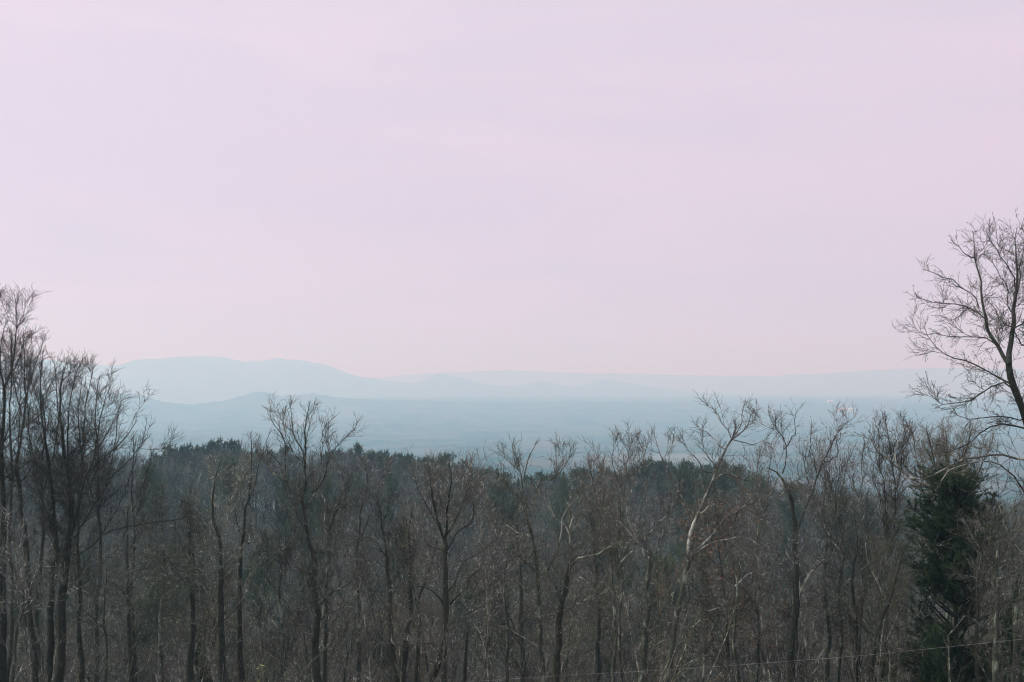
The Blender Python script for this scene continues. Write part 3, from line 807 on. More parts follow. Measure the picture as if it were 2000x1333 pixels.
hero('bare_tree', 'pale stemmed tree leaning right just behind the dark forking trunk', 45, [
    ('t', 10, 5, [(1548, 1345), (1548, 1260), (1553, 1200), (1561, 1163), (1570, 1143), (1579, 1127), (1590, 1112), (1601, 1100), (1612, 1092), (1624, 1087), (1640, 1060), (1650, 1020)]),
    ('l', 5, 2, [(1562, 1160), (1568, 1100), (1580, 1040), (1584, 1010)]),
    ('l', 4, 2, [(1600, 1100), (1612, 1060), (1606, 1020), (1618, 970)]),
    ('l', 4, 2, [(1640, 1060), (1668, 1030), (1690, 1000)]),
], 'pale', 'grey', seed=23, limb_bark='pale', lower=0.5)
hero('bare_tree', 'thick dark trunk leaning right against the left side of the big green pine', 40, [
    ('t', 13, 8, [(1704, 1345), (1710, 1290), (1720, 1235), (1726, 1203), (1739, 1167), (1748, 1140), (1753, 1118), (1760, 1092), (1769, 1068)]),
    ('l', 5, 2, [(1760, 1095), (1775, 1090), (1790, 1080), (1808, 1065)]),
    ('l', 5, 2, [(1728, 1240), (1752, 1232), (1775, 1220), (1790, 1205)]),
    ('l', 5, 2, [(1716, 1250), (1690, 1232), (1664, 1210), (1640, 1180)]),
], 'dark', 'grey', seed=24, lower=0.3)
hero('bare_tree', 'thin dark trunk with curled broken limb standing left of the pine', 43, [
    ('t', 10, 5, [(1673, 1345), (1674, 1300), (1675, 1230), (1676, 1180), (1670, 1130), (1676, 1060), (1668, 1000)]),
    ('l', 5, 2, [(1630, 1265), (1640, 1246), (1656, 1238), (1666, 1222)]),
    ('l', 4, 2, [(1674, 1200), (1668, 1168), (1692, 1150), (1714, 1142)]),
], 'dark', 'brown', seed=25, lower=0.6)
hero('bare_tree', 'group of slim upright stems left of the pine rising into blue haze', 47, [
    ('t', 7, 3, [(1728, 1345), (1726, 1200), (1727, 1096), (1726, 1007), (1722, 960), (1717, 918), (1717, 880), (1716, 842)]),
    ('u', 5, 2, [(1727, 1150), (1700, 1050), (1684, 980), (1682, 920), (1690, 870)]),
    ('u', 5, 2, [(1727, 1110), (1744, 1040), (1750, 960), (1742, 900), (1736, 850), (1728, 810)]),
    ('u', 5, 2, [(1725, 1180), (1690, 1100), (1650, 1040), (1632, 980), (1640, 920)]),
    ('l', 4, 2, [(1750, 960), (1762, 910), (1768, 865), (1764, 820)]),
], 'grey', 'brown', seed=26, dens=1.5, size=0.9, up=0.2, ang=32, extra=buds)
hero('bare_tree', 'dense twiggy crowned tree standing behind the top of the green pine', 50, [
    ('t', 9, 4, [(1850, 1345), (1848, 1200), (1852, 1050), (1850, 960), (1852, 900), (1848, 850)]),
    ('u', 5, 2, [(1850, 980), (1830, 930), (1818, 880), (1810, 840)]),
    ('u', 5, 2, [(1851, 960), (1872, 920), (1886, 880), (1896, 845)]),
    ('u', 5, 2, [(1850, 1000), (1806, 950), (1790, 910), (1786, 860), (1776, 830)]),
    ('u', 5, 2, [(1852, 1000), (1900, 950), (1920, 905), (1935, 870)]),
], 'grey', 'red', seed=27, dens=1.9, size=0.9, up=0.18, ang=34, extra=buds)
hero('bare_tree', 'tallest bare tree at the right edge with airy spreading crown against the sky', 33, [
    ('t', 24, 12.5, [(2050, 1345), (2046, 1150), (2036, 1000), (2022, 880), (2004, 812), (1994, 785), (1985, 764), (1974, 735), (1970, 712)]),
    ('u', 16, 5, [(1970, 712), (1970, 690), (1975, 665), (1977, 645), (1979, 632), (1975, 610), (1978, 585), (1980, 560), (1982, 526), (1979, 500), (1980, 470), (1986, 448)]),
    ('u', 12, 4, [(1969, 716), (1960, 705), (1952, 682), (1942, 664), (1931, 648), (1926, 625), (1923, 597), (1918, 570), (1918, 547), (1912, 525), (1905, 503), (1904, 478), (1901, 455)]),
    ('l', 7, 2, [(1992, 762), (1975, 745), (1952, 736), (1932, 726), (1910, 714), (1890, 706), (1868, 700), (1852, 694), (1839, 684), (1824, 672), (1813, 660), (1806, 640)]),
    ('l', 6, 2, [(1978, 760), (1962, 750), (1946, 750), (1928, 760), (1910, 772), (1894, 781), (1876, 787), (1858, 790), (1836, 790), (1822, 775)]),
    ('l', 6, 2, [(1931, 648), (1925, 630), (1908, 614), (1889, 602), (1866, 596), (1843, 595), (1820, 592), (1797, 583)]),
    ('l', 5, 2, [(1919, 592), (1904, 572), (1885, 556), (1864, 548), (1843, 544), (1826, 536), (1809, 528)]),
    ('l', 5, 2, [(1946, 672), (1928, 660), (1900, 655), (1870, 655), (1840, 655)]),
    ('l', 5, 2, [(1977, 640), (1955, 628), (1942, 606), (1932, 590)]),
    ('l', 5, 2, [(1975, 612), (1964, 585), (1966, 560), (1952, 540), (1940, 515)]),
    ('l', 5, 2, [(1980, 560), (1968, 530), (1950, 505), (1938, 478), (1928, 455)]),
    ('l', 6, 3, [(1977, 650), (1986, 638), (2000, 628), (2020, 600), (2026, 560)]),
    ('l', 6, 3, [(2012, 680), (1998, 668), (1986, 655), (1980, 640)]),
    ('l', 5, 2, [(1980, 600), (1992, 560), (2000, 510), (2002, 460)]),
    ('l', 7, 2, [(2006, 838), (1985, 832), (1960, 829), (1938, 833), (1918, 841), (1902, 854), (1885, 868), (1868, 878), (1851, 884)]),
    ('l', 6, 2, [(2004, 812), (1985, 815), (1955, 808), (1930, 812), (1900, 818), (1870, 812)]),
    ('l', 5, 2, [(1905, 505), (1888, 500), (1876, 490), (1868, 478)]),
], 'dark', 'dark', seed=28, dens=1.9, size=0.6, up=0.06, ang=46, lower=0.1, low_start=0.6, fan=1.1, extra=buds)
hero('bare_tree', 'bare tree off the right edge sending long silvery limbs left over the pine', 31, [
    ('t', 20, 14, [(2075, 1345), (2070, 1200), (2068, 1060), (2060, 960), (2050, 900)]),
    ('l', 10, 3, [(2058, 930), (2035, 910), (2000, 900), (1970, 892), (1944, 888), (1920, 892), (1902, 894), (1880, 900), (1860, 904), (1842, 916), (1826, 924), (1804, 932), (1784, 934), (1768, 926), (1752, 910), (1738, 896), (1724, 884), (1712, 872), (1704, 862)]),
    ('l', 9, 3, [(2064, 1000), (2030, 985), (2000, 966), (1985, 945), (1968, 925), (1950, 910), (1935, 905), (1915, 906), (1896, 910), (1870, 918), (1850, 930), (1838, 940)]),
    ('l', 5, 2, [(1784, 934), (1766, 942), (1748, 950), (1730, 945)]),
    ('l', 5, 2, [(1752, 910), (1748, 890), (1750, 868), (1742, 845)]),
    ('l', 5, 2, [(1860, 904), (1858, 884), (1866, 866), (1880, 850)]),
    ('l', 6, 2, [(2066, 1060), (2030, 1050), (2000, 1080), (1980, 1060), (1960, 1020), (1950, 980)]),
    ('l', 6, 2, [(2068, 1100), (2030, 1085), (1990, 1110), (1960, 1125)]),
], 'grey', 'brown', seed=29, dens=0.9, size=0.75, up=0.05, ang=50, limb_bark='pale', lower=0.1)
hero('bare_tree', 'pale grey mottled trunk standing right of the pine with tangled low limbs', 38, [
    ('t', 11, 6, [(1936, 1345), (1938, 1280), (1940, 1230), (1944, 1180), (1946, 1150), (1942, 1100), (1950, 1050), (1946, 1000)]),
    ('l', 5, 2, [(1944, 1205), (1960, 1195), (1975, 1190), (2000, 1182), (2020, 1180)]),
    ('l', 4, 2, [(1940, 1235), (1970, 1230), (2005, 1240)]),
    ('l', 4, 2, [(1945, 1160), (1925, 1140), (1900, 1130), (1885, 1125)]),
    ('l', 4, 2, [(1946, 1110), (1970, 1080), (1990, 1050)]),
], 'grey', 'tan', seed=30, dens=1.4, lower=1.2, low_start=0.1)
hero('dead_branch', 'bright pale crooked dead sapling bent over in front of the pine trunk', 34, [
    ('t', 2.6, 2.4, [(1858, 1345), (1854, 1290), (1853, 1270), (1848, 1246), (1864, 1228), (1880, 1208)]),
    ('l', 3, 2, [(1880, 1208), (1894, 1208), (1908, 1216)]),
], 'grey', 'tan', seed=31, ribs=0, cat='sapling', dens=0.2, lower=0.0, size=0.3, tipn=1, fan=0.4)
hero('beech_sapling', 'young beech holding orange brown dry leaves behind the leaning pale tree', 49, [
    ('t', 7, 3, [(1420, 1345), (1418, 1240), (1412, 1150), (1406, 1090), (1402, 1030), (1400, 990)]),
    ('l', 4, 2, [(1410, 1120), (1385, 1085), (1360, 1060), (1345, 1035)]),
    ('l', 4, 2, [(1408, 1100), (1430, 1065), (1455, 1040), (1470, 1010)]),
    ('l', 4, 2, [(1404, 1060), (1385, 1030), (1375, 1000)]),
], 'grey', 'brown', seed=32, dens=1.6, size=1.0, extra=beech_leaves, up=0.04)
hero('beech_sapling', 'low beech with faded orange leaves under the straight dark trunk at right', 47, [
    ('t', 6, 3, [(1478, 1345), (1480, 1240), (1474, 1180), (1470, 1130)]),
    ('l', 4, 2, [(1478, 1190), (1450, 1150), (1430, 1130)]),
    ('l', 4, 2, [(1479, 1180), (1500, 1150), (1520, 1135)]),
], 'grey', 'brown', seed=33, dens=1.0, size=0.9, extra=beech_leaves, up=0.04)
for i, (nm, Y0, st) in enumerate([
    ('dense fan crowned bare tree filling between the left edge tree and the twin black trunk', 52, [('t', 9, 5, [(84, 1345), (80, 1180), (86, 1040), (78, 930), (84, 840), (80, 760), (84, 690)]), ('u', 5, 2, [(84, 960), (104, 880), (112, 790), (106, 710)]), ('u', 5, 2, [(80, 940), (58, 860), (54, 780), (60, 700)])]),
    ('dense bare tree right of the twin black trunk with crown sloping down to the ridge', 53, [('t', 9, 5, [(190, 1345), (188, 1200), (192, 1080), (186, 980), (192, 890), (188, 810), (194, 740)]), ('u', 5, 2, [(190, 1010), (214, 930), (228, 860), (232, 800)]), ('u', 5, 2, [(188, 990), (160, 900), (152, 810), (160, 740)]), ('l', 4, 2, [(191, 1060), (230, 990), (256, 930), (268, 880)])]),
    ('dense bare tree behind the left edge trunk with fine brown twigs', 50, [('t', 9, 5, [(20, 1345), (24, 1180), (18, 1040), (24, 920), (20, 820), (24, 720), (22, 650)]), ('u', 5, 2, [(22, 960), (40, 880), (46, 790), (40, 700)]), ('u', 5, 2, [(20, 940), (-6, 860), (-10, 760)])]),
    ('lower bare tree at the right foot of the left tree group against the haze', 58, [('t', 8, 4, [(262, 1345), (258, 1180), (264, 1060), (258, 970), (262, 900), (260, 850)]), ('l', 4, 2, [(260, 1000), (284, 940), (296, 890)])])]):
    hero('bare_tree', nm, Y0, st, 'dark', 'dark', seed=90 + i, ribs=0.9, dens=0.7, size=0.9, up=0.12, ang=38, lower=0.5)
for i, (nm, Y0, st) in enumerate([
    ('slim pale tree with crooked zigzag limbs between the long silvery limb and the kinked trunk', 46, [('t', 7, 4, [(1212, 1345), (1206, 1240), (1214, 1150), (1204, 1080), (1212, 1000), (1204, 950)]), ('l', 6, 2, [(1208, 1180), (1184, 1140), (1162, 1130), (1140, 1090)]), ('l', 6, 2, [(1210, 1100), (1236, 1070), (1240, 1020), (1262, 990)]), ('l', 5, 2, [(1206, 1060), (1180, 1020), (1176, 970)])]),
    ('slim pale tree with long level limbs right of the large leaning pale tree', 45, [('t', 7, 4, [(1438, 1345), (1430, 1250), (1440, 1160), (1430, 1080), (1438, 1010)]), ('l', 6, 2, [(1434, 1220), (1404, 1190), (1380, 1200), (1352, 1180)]), ('l', 6, 2, [(1436, 1150), (1468, 1120), (1490, 1126), (1520, 1090)]), ('l', 5, 2, [(1434, 1090), (1410, 1050), (1400, 1010)])]),
    ('slim pale tree with criss-crossing limbs left of the curled broken limb', 44, [('t', 7, 4, [(1640, 1345), (1648, 1250), (1638, 1160), (1646, 1080), (1636, 1010), (1644, 950)]), ('l', 6, 2, [(1644, 1230), (1610, 1190), (1596, 1150), (1570, 1140)]), ('l', 6, 2, [(1640, 1170), (1668, 1120), (1700, 1100)]), ('l', 5, 2, [(1644, 1080), (1616, 1040), (1600, 990)])]),
    ('slim pale tree with drooping side limbs between the lichen spotted tree and the Y-shaped tree', 48, [('t', 7, 4, [(985, 1345), (990, 1240), (980, 1160), (988, 1080), (980, 1000)]), ('l', 5, 2, [(986, 1200), (958, 1170), (930, 1176)]), ('l', 5, 2, [(984, 1120), (1006, 1090), (1030, 1100)])])]):
    hero('bare_tree', nm, Y0, st, 'grey', 'grey', seed=95 + i, ribs=0.8, dens=1.0, size=0.95, up=0.08, ang=44, limb_bark='pale', lower=0.7)
# thinner filler trees in the near row, also traced loosely
for i, (nm, Y0, st, bk, tw) in enumerate([
    ('slim brown twigged tree between the pole tree and the forked tree', 54, [('t', 7, 3, [(318, 1345), (316, 1220), (320, 1120), (314, 1020), (318, 950)]), ('l', 4, 2, [(317, 1150), (300, 1080), (285, 1020)])], 'grey', 'brown'),
    ('bushy crowned brown tree right of the twig fan left of centre', 58, [('t', 9, 4, [(700, 1345), (702, 1220), (698, 1100), (702, 1010), (716, 950), (712, 900)]), ('u', 5, 2, [(700, 1060), (730, 1000), (745, 950), (760, 910)]), ('l', 4, 2, [(700, 1040), (680, 990), (672, 940)])], 'grey', 'brown'),
    ('white streaked slim tree between the stub stem and the distant trunk', 50, [('t', 7, 3, [(955, 1345), (958, 1240), (950, 1150), (946, 1080), (940, 1010), (948, 960)]), ('l', 4, 2, [(952, 1180), (975, 1120), (990, 1080)])], 'pale', 'grey'),
    ('reddish crowned tree whose round top meets the haze right of centre', 52, [('t', 8, 4, [(1200, 1345), (1204, 1240), (1198, 1140), (1190, 1060), (1178, 1000), (1180, 940), (1178, 900)]), ('u', 5, 2, [(1190, 1050), (1215, 990), (1222, 940), (1218, 890)]), ('l', 4, 2, [(1182, 1000), (1160, 950), (1150, 905)])], 'grey', 'red'),
    ('pale slim trunk with arching side limbs left of the dark forking trunk', 48, [('t', 7, 4, [(1496, 1345), (1490, 1280), (1478, 1200), (1482, 1120), (1478, 1060), (1486, 990), (1478, 930), (1486, 880)]), ('l', 4, 2, [(1478, 1200), (1455, 1160), (1440, 1130)]), ('l', 4, 2, [(1484, 1000), (1500, 940), (1506, 890)])], 'pale', 'red'),
    ('broad twiggy tree with upright branches right of the dark forking trunk', 49, [('t', 9, 4, [(1612, 1345), (1616, 1240), (1606, 1140), (1612, 1060), (1606, 1000), (1612, 940), (1606, 890)]), ('u', 5, 2, [(1608, 1060), (1636, 1000), (1648, 950), (1656, 900)]), ('u', 4, 2, [(1608, 1020), (1584, 960), (1572, 910), (1576, 870)])], 'grey', 'brown'),
    ('thin pale tree in front of the green pine sapling patch', 42, [('t', 6, 3, [(1738, 1345), (1736, 1290), (1728, 1230), (1722, 1160), (1700, 1110), (1690, 1060)]), ('l', 4, 2, [(1732, 1250), (1760, 1200), (1770, 1150)])], 'pale', 'tan'),
    ('twiggy brown tree filling the far right below the long limbs', 44, [('t', 9, 4, [(1985, 1345), (1982, 1240), (1986, 1140), (1976, 1060), (1984, 1000)]), ('u', 5, 2, [(1980, 1100), (1955, 1040), (1935, 990)]), ('l', 5, 2, [(1984, 1160), (2004, 1100), (2010, 1050)])], 'grey', 'brown'),
    ('dark slim trunk with drooping twigs right of the pine trunk', 40, [('t', 8, 4, [(1915, 1345), (1914, 1300), (1913, 1220), (1906, 1150), (1912, 1080), (1918, 1020)])], 'dark', 'brown'),
    ('arching thin branched tree left of the twin black trunk', 38, [('t', 8, 4, [(24, 1345), (30, 1260), (46, 1180), (34, 1120), (24, 1060), (30, 1000)]), ('l', 4, 2, [(40, 1200), (70, 1170), (96, 1170), (130, 1160)]), ('l', 4, 2, [(45, 1185), (10, 1175), (-20, 1185)])], 'grey', 'grey'),
    ('small grey tree with pale criss-cross twigs between twin trunk and pole tree', 40, [('t', 6, 3, [(205, 1345), (208, 1280), (204, 1200), (210, 1130), (206, 1080)]), ('l', 4, 2, [(205, 1240), (180, 1200), (160, 1190)]), ('l', 4, 2, [(206, 1210), (235, 1170), (262, 1130)])], 'grey', 'grey'),
    ('reddish brown bushy tree between the slender tree and the wavy trunk', 50, [('t', 7, 3, [(545, 1345), (548, 1240), (540, 1160), (546, 1100), (540, 1040)]), ('u', 4, 2, [(544, 1160), (520, 1100), (510, 1050)]), ('u', 4, 2, [(545, 1140), (565, 1080), (575, 1030)])], 'grey', 'brown'),
]):
    hero('bare_tree', nm, Y0, st, bk, tw, seed=60 + i, ribs=1.5, dens=1.1, size=1.05, up=0.13, ang=36, limb_bark='pale' if bk == 'pale' else 'grey', lower=0.8, fan=0.9)

# ------------------------------------------------------------------ pines
def pine_geo(h, w, g, needle_l, needle_w, per, whorls, base_t=0.15, top_round=0.6, density=1.0, tr=0.14, layers=0):
    n = 12
    P = np.zeros((1, n, 3)); P[0, :, 2] = np.linspace(-0.4, h, n)
    P[0, :, :2] = np.cumsum(g.normal(0, 0.012 * h / 8, (n, 2)), 0)
    R = np.linspace(tr, 0.02, n)[None]
    # branches
    t = g.uniform(base_t, 0.99, whorls)
    if layers:
        lv = np.sort(g.uniform(base_t, 0.985, layers)); t = np.clip(lv[g.integers(0, layers, whorls)] + g.normal(0, 0.006, whorls), 0, 0.99)
    u_ = (t - base_t) / (1 - base_t)
    prof = np.where(u_ < 0.4, 0.6 + 0.4 * (u_ / 0.4), (np.maximum(1 - ((u_ - 0.4) / 0.61), 0.02)) ** top_round)
    L = w * prof * g.uniform(0.45, 1.15, whorls)
    f = t * (n - 1); i = np.minimum(f.astype(int), n - 2); ww = (f - i)[:, None]
    S = P[0, i] * (1 - ww) + P[0, i + 1] * ww
    az = g.uniform(0, 2 * math.pi, whorls); elv = np.radians(5 + 40 * t + g.normal(0, 8, whorls))
    D = np.stack([np.cos(az) * np.cos(elv), np.sin(az) * np.cos(elv), np.sin(elv)], -1)
    b, br = grow(S, D, L, np.full(whorls, tr * 0.28), np.full(whorls, 0.008), 5, 0.10, 0.05, g)
    c, cr = spawn(b, br, 3.2 * density, 0.25, 1.0, 48, 0.2 * w, 0.55 * w, 3, 0.12, 0.12, g, rmin=0.005, taper=0.5)
    allp = np.concatenate([b[:, 2:].reshape(-1, 3), c[:, 1:].reshape(-1, 3), (c[:, 1:-1] * 0.5 + c[:, 2:] * 0.5).reshape(-1, 3), P[0, -2:]])
    dd = np.concatenate([norm(b[:, 2:] - b[:, 1:-1]).reshape(-1, 3), norm(c[:, 1:] - c[:, :-1]).reshape(-1, 3), norm(c[:, 2:] - c[:, 1:-1]).reshape(-1, 3), np.tile([0, 0, 1.0], (2, 1))])
    NV, NF = leaf_tris(allp, dd + np.array([0, 0, 0.25]), per, needle_l, needle_w, g, 0.65)
    tk = tubes([(P, R, 8)]); bv = tubes([(b, br, 4), (c, cr, 3)])
    return tk, bv, (NV, NF)

def pine_tree(name, label, h, w, seed, mat, nl, nw, per, whorls, group=None, **kw):
    g = np.random.default_rng(seed)
    tk, bv, nv = pine_geo(h, w, g, nl, nw, per, whorls, **kw)
    root = bpy.data.objects.new(name, None); COL.objects.link(root)
    tag(root, label, 'tree', group)
    link('trunk', build_mesh('trunk', tk[0], [tk[1]], [BARK['dark']]), root)
    o = link('branches', build_mesh('branches', bv[0], [bv[1]], [BARK['dark']]), root); o['kind'] = 'stuff'
    o = link('needles', build_mesh('needles', nv[0], [nv[1]], [mat], smooth=False), root); o['kind'] = 'stuff'
    return root

def place(root, px, Y, top_y=None, h=None, rz=0.0, sxy=None):
    x = (px - 1000) / FPX * Y * 1.0
    z = float(ground(x, Y))
    root.location = (x, Y, z - 0.1)
    if top_y is not None:
        zt = at(px, top_y, Y)[2]
        s = (zt - z) / h
        root.scale = (sxy or s, sxy or s, s)
    root.rotation_euler = (0, 0, rz)

big = pine_tree('pine_tree', 'big dark green pine with round shaggy crown at the lower right', 12.0, 2.1, 501, M_NEEDLE, 0.13, 0.014, 20, 420, base_t=0.34, top_round=0.24, density=1.15, tr=0.17, layers=42)
place(big, 1862, 42, 938, 12.0, 0.4)
big.scale = (1.12, 1.12, big.scale[2]); big.location.x = (1858 - 1000) / FPX * 42
sap = pine_tree('pine_sapling', 'bushy fresh green young pine at the foot of the big pine', 4.0, 1.25, 502, M_NEEDLE, 0.13, 0.014, 12, 90, base_t=0.02, top_round=0.8, density=1.6, tr=0.05)
place(sap, 1818, 39, 1222, 4.0, 1.0)
sap.scale = (0.95, 0.95, sap.scale[2])
sap2 = copy_tree(sap); place(sap2, 1722, 44, 1255, 4.0, 2.0); sap2.scale = (0.8, 0.8, sap2.scale[2])
tag(sap2, 'small dim green young pine low between the thin trunks left of the pine')
sap3 = copy_tree(sap); place(sap3, 1965, 45, 1180, 4.0, 3.0); sap3.scale = (1.1, 1.1, sap3.scale[2])
tag(sap3, 'small green young pine behind tangled twigs at the lower right corner')
sap4 = copy_tree(sap); place(sap4, 398, 58, 1255, 4.0, 3.6); sap4.scale = (1.1, 1.1, sap4.scale[2])
tag(sap4, 'small dark young pine low beside the forked tree at the left')

PP = [pine_tree('pine_tree', 'x', 13.0, w, 510 + i, M_NEEDLE_HAZED, 0.34, 0.06, 8, 80, base_t=bt, top_round=tr_, density=0.55)
      for i, (w, bt, tr_) in enumerate([(3.3, 0.5, 0.7), (4.0, 0.6, 0.85), (2.9, 0.45, 1.15), (3.6, 0.55, 0.6)])]
MARKS = [(5, 'left edge tree'), (110, 'twin black trunk'), (250, 'thin pole tree'), (370, 'crooked forked tree'), (438, 'straight pale limbed tree'),
         (485, 'slender upright tree'), (620, 'heavy limbed wavy tree'), (765, 'grey V limbed tree'), (870, 'bold black Y tree'), (955, 'white streaked tree'),
         (1015, 'straight distant trunk'), (1062, 'lichen spotted tree'), (1100, 'long silvery limb'), (1164, 'dark middle trunk'), (1260, 'kinked spotted trunk'),
         (1340, 'large leaning pale tree'), (1420, 'orange leaved beech'), (1485, 'pale slim trunk'), (1550, 'dark forking trunk'), (1612, 'broad twiggy tree'), (1673, 'curled broken limb'),
         (1740, 'dark leaning trunk'), (1860, 'big green pine'), (1940, 'mottled grey trunk'), (2010, 'right edge tree')]
def mark(px):
    m = min(MARKS, key=lambda q: abs(q[0] - px))
    return '%s of the %s' % ('left' if px < m[0] else 'right', m[1])
used = set()
def pine_copy(k):
    if k not in used:
        used.add(k); return PP[k]
    return copy_tree(PP[k])
g = np.random.default_rng(77)
RIDGE = 'pines along the near ridge'
xs = np.concatenate([np.linspace(292, 470, 13), np.linspace(500, 560, 3), np.linspace(640, 985, 28)])
for i, px in enumerate(xs):
    px = px + g.normal(0, 4); Y = g.uniform(262, 292)
    o = pine_copy(i % 4)
    place(o, px, Y, np.interp(px, CAN_X, CAN_Y) + 1 + g.normal(0, 6.5), 13.0, g.uniform(0, 6.28), g.uniform(0.8, 1.15))
    tag(o, 'dark green ridge pine against blue haze, %s' % mark(px), 'tree', RIDGE)
for i, px in enumerate(np.concatenate([np.linspace(1245, 1440, 18), np.linspace(1000, 1200, 9)])):
    px = px + g.normal(0, 5); Y = g.uniform(245, 285)
    o = pine_copy(i % 4)
    place(o, px, Y, np.interp(px, CAN_X, CAN_Y) - 2 + g.normal(0, 6), 13.0, g.uniform(0, 6.28), g.uniform(0.8, 1.2))
    tag(o, 'green pine among bare ridge tops, %s' % mark(px), 'tree', 'pines on the right part of the ridge')
# pines scattered on the slope facing the camera
for i, (px, Y, ty) in enumerate([(300, 205, 912), (600, 150, 955), (620, 118, 1060), (560, 160, 945), (640, 170, 938), (335, 105, 1085), (372, 112, 1065), (880, 180, 968), (700, 190, 940),
                                 (1185, 140, 985), (1210, 130, 1010), (1335, 190, 930), (1375, 170, 940), (1410, 200, 930), (1350, 150, 975), (975, 175, 960), (1010, 165, 975), (1100, 190, 955),
                                 (1270, 105, 1120), (1290, 112, 1105), (1190, 98, 1150), (930, 100, 1130), (180, 110, 1080), (60, 100, 1150), (790, 130, 1040), (1640, 170, 985), (1690, 190, 975), (1480, 210, 940), (1545, 205, 950), (300, 88, 1180), (520, 120, 1040), (450, 215, 905), (760, 215, 915)] + [(float(g.uniform(60, 1720)), float(g.uniform(118, 205)), None) for _ in range(34)]):
    if ty is None:
        ty = max(float(755 + FPX * (-float(ground((px - 1000) / FPX * Y, Y)) - g.uniform(9, 13)) / Y), np.interp(px, CAN_X, CAN_Y) + 20)
    o = pine_copy(i % 4)
    place(o, px, Y, ty, 13.0, g.uniform(0, 6.28), g.uniform(0.75, 1.1))
    tag(o, 'dim green pine %s far slope, %s' % ('high on' if ty < 965 else ('halfway up' if ty < 1050 else 'low on'), mark(px)), 'tree', 'pines on the far slope')

# ------------------------------------------------------------------ forest of bare trees on the slopes
def auto_tree(h, seed, fine, rmin, spread=1.0, low=0.2):
    g = np.random.default_rng(seed)
    n = 14
    trunk, tr = grow(np.array([[0, 0, -0.5]]), np.array([[g.normal(0, 0.04), g.normal(0, 0.04), 1.0]]), np.array([h * 0.86]), np.array([h * 0.0085]), np.array([0.03]), n, 0.06, 0.015, g)
    l1, q1 = spawn(trunk, tr, 1.6, low, 0.98, 44, 0.20 * h * spread, 0.40 * h * spread, 8, 0.15, 0.10, g, rk=0.5, rmin=0.018, slim=0.010, taper=0.55)
    e, qe = tips(trunk, tr, 3, 20, 0.12 * h, 0.2 * h, 6, 0.1, 0.1, g, 0.012)
    l1s = l1; q1s = q1
    l2, q2 = spawn(l1, q1, 2.0 * fine, 0.15, 1.0, 42, 0.09 * h, 0.18 * h, 4, 0.16, 0.13, g, rk=0.6, rmin=rmin * 1.7, slim=0.010, taper=0.5)
    l2b, q2b = spawn(e, qe, 2.4 * fine, 0.1, 1.0, 35, 0.06 * h, 0.12 * h, 4, 0.13, 0.15, g, rk=0.6, rmin=rmin * 1.7, slim=0.010, taper=0.5)
    l2 = np.concatenate([l2, l2b]); q2 = np.concatenate([q2, q2b])
    l3, q3 = spawn(l2, q2, 2.6 * fine, 0.15, 1.0, 36, 0.4, 1.3, 3, 0.14, 0.14, g, rk=0.7, rmin=rmin * 1.2, slim=0.008, taper=0.4)
    l4, q4 = spawn(l3, q3, 2.4 * fine, 0.2, 1.0, 34, 0.25, 0.7, 2, 0.14, 0.1, g, rk=0.7, rmin=rmin, slim=0.007, taper=0.3)
    tk = tubes([(trunk, tr, 7), (l1s, q1s, 5)])
    cr = tubes([(e, qe, 4), (l2, q2, 3), (l3, q3, 3), (l4, q4, 3)])
    return tk, cr

def proto_tree(name, h, seed, fine, rmin, bark, twig, spread=1.0):
    tk, cr = auto_tree(h, seed, fine, rmin, spread)
    root = bpy.data.objects.new(name, None); COL.objects.link(root)
    link('trunk', build_mesh('trunk', tk[0], [tk[1]], [BARK[bark]]), root)
    o = link('crown', build_mesh('crown', cr[0], [cr[1]], [TWIG[twig]]), root); o['kind'] = 'stuff'
    return root, (tk, cr, bark, twig)

NEAR = [proto_tree('bare_tree', 15, 700 + i, 1.5, 0.009, b, t, s) for i, (b, t, s) in enumerate([
    ('dark', 'brown', 0.9), ('pale', 'grey', 1.0), ('pale', 'brown', 0.8), ('pale', 'grey', 0.85), ('dark', 'red', 1.0), ('grey', 'brown', 1.1)])]
FAR = [proto_tree('bare_tree', 14, 800 + i, 1.0, 0.017, b, t, s) for i, (b, t, s) in enumerate([
    ('grey', 'brown', 1.1), ('pale', 'grey', 1.05), ('grey', 'brown', 1.0), ('dark', 'grey', 0.9), ('pale', 'brown', 0.8), ('grey', 'grey', 0.95)])]

g = np.random.default_rng(99)
FAR_KIND = ['brown', 'pale trunked grey', 'wide brown', 'dark trunked grey', 'pale trunked brown', 'reddish']
def poisson_pts(n, y0, y1, mind, margin=9):
    pts = []
    tries = 0
    cell = {}
    while len(pts) < n and tries < n * 60:
        tries += 1
        y = math.sqrt(g.uniform(y0 ** 2, y1 ** 2)); x = g.uniform(-1, 1) * (0.46 * y + margin)
        m = mind * (0.75 + 0.25 * y / y1)
        k = (int(x // mind), int(y // mind)); ok = True
        for a in (-1, 0, 1):
            for b in (-1, 0, 1):
                for q in cell.get((k[0] + a, k[1] + b), ()):
                    if (q[0] - x) ** 2 + (q[1] - y) ** 2 < m * m:
                        ok = False
        if ok:
            cell.setdefault(k, []).append((x, y)); pts.append((x, y))
    return pts
used_n = {}
def put(proto_list, pool, k, x, y, s, label, group):
    root = proto_list[k][0]
    if (pool, k) in used_n:
        root = copy_tree(root)
    used_n[(pool, k)] = 1
    root.location = (x, y, float(ground(x, y)) - 0.1)
    root.rotation_euler = (g.normal(0, 0.03), g.normal(0, 0.03), g.uniform(0, 6.28))
    root.scale = (s * g.uniform(0.85, 1.1), s * g.uniform(0.85, 1.1), s)
    tag(root, label, 'tree', group)
near_pts = poisson_pts(190, 45, 105, 2.7)
def zone(x, y):
    px = 1000 + x / y * FPX
    return 'left' if px < 500 else ('left centre' if px < 1000 else ('right centre' if px < 1500 else 'right'))
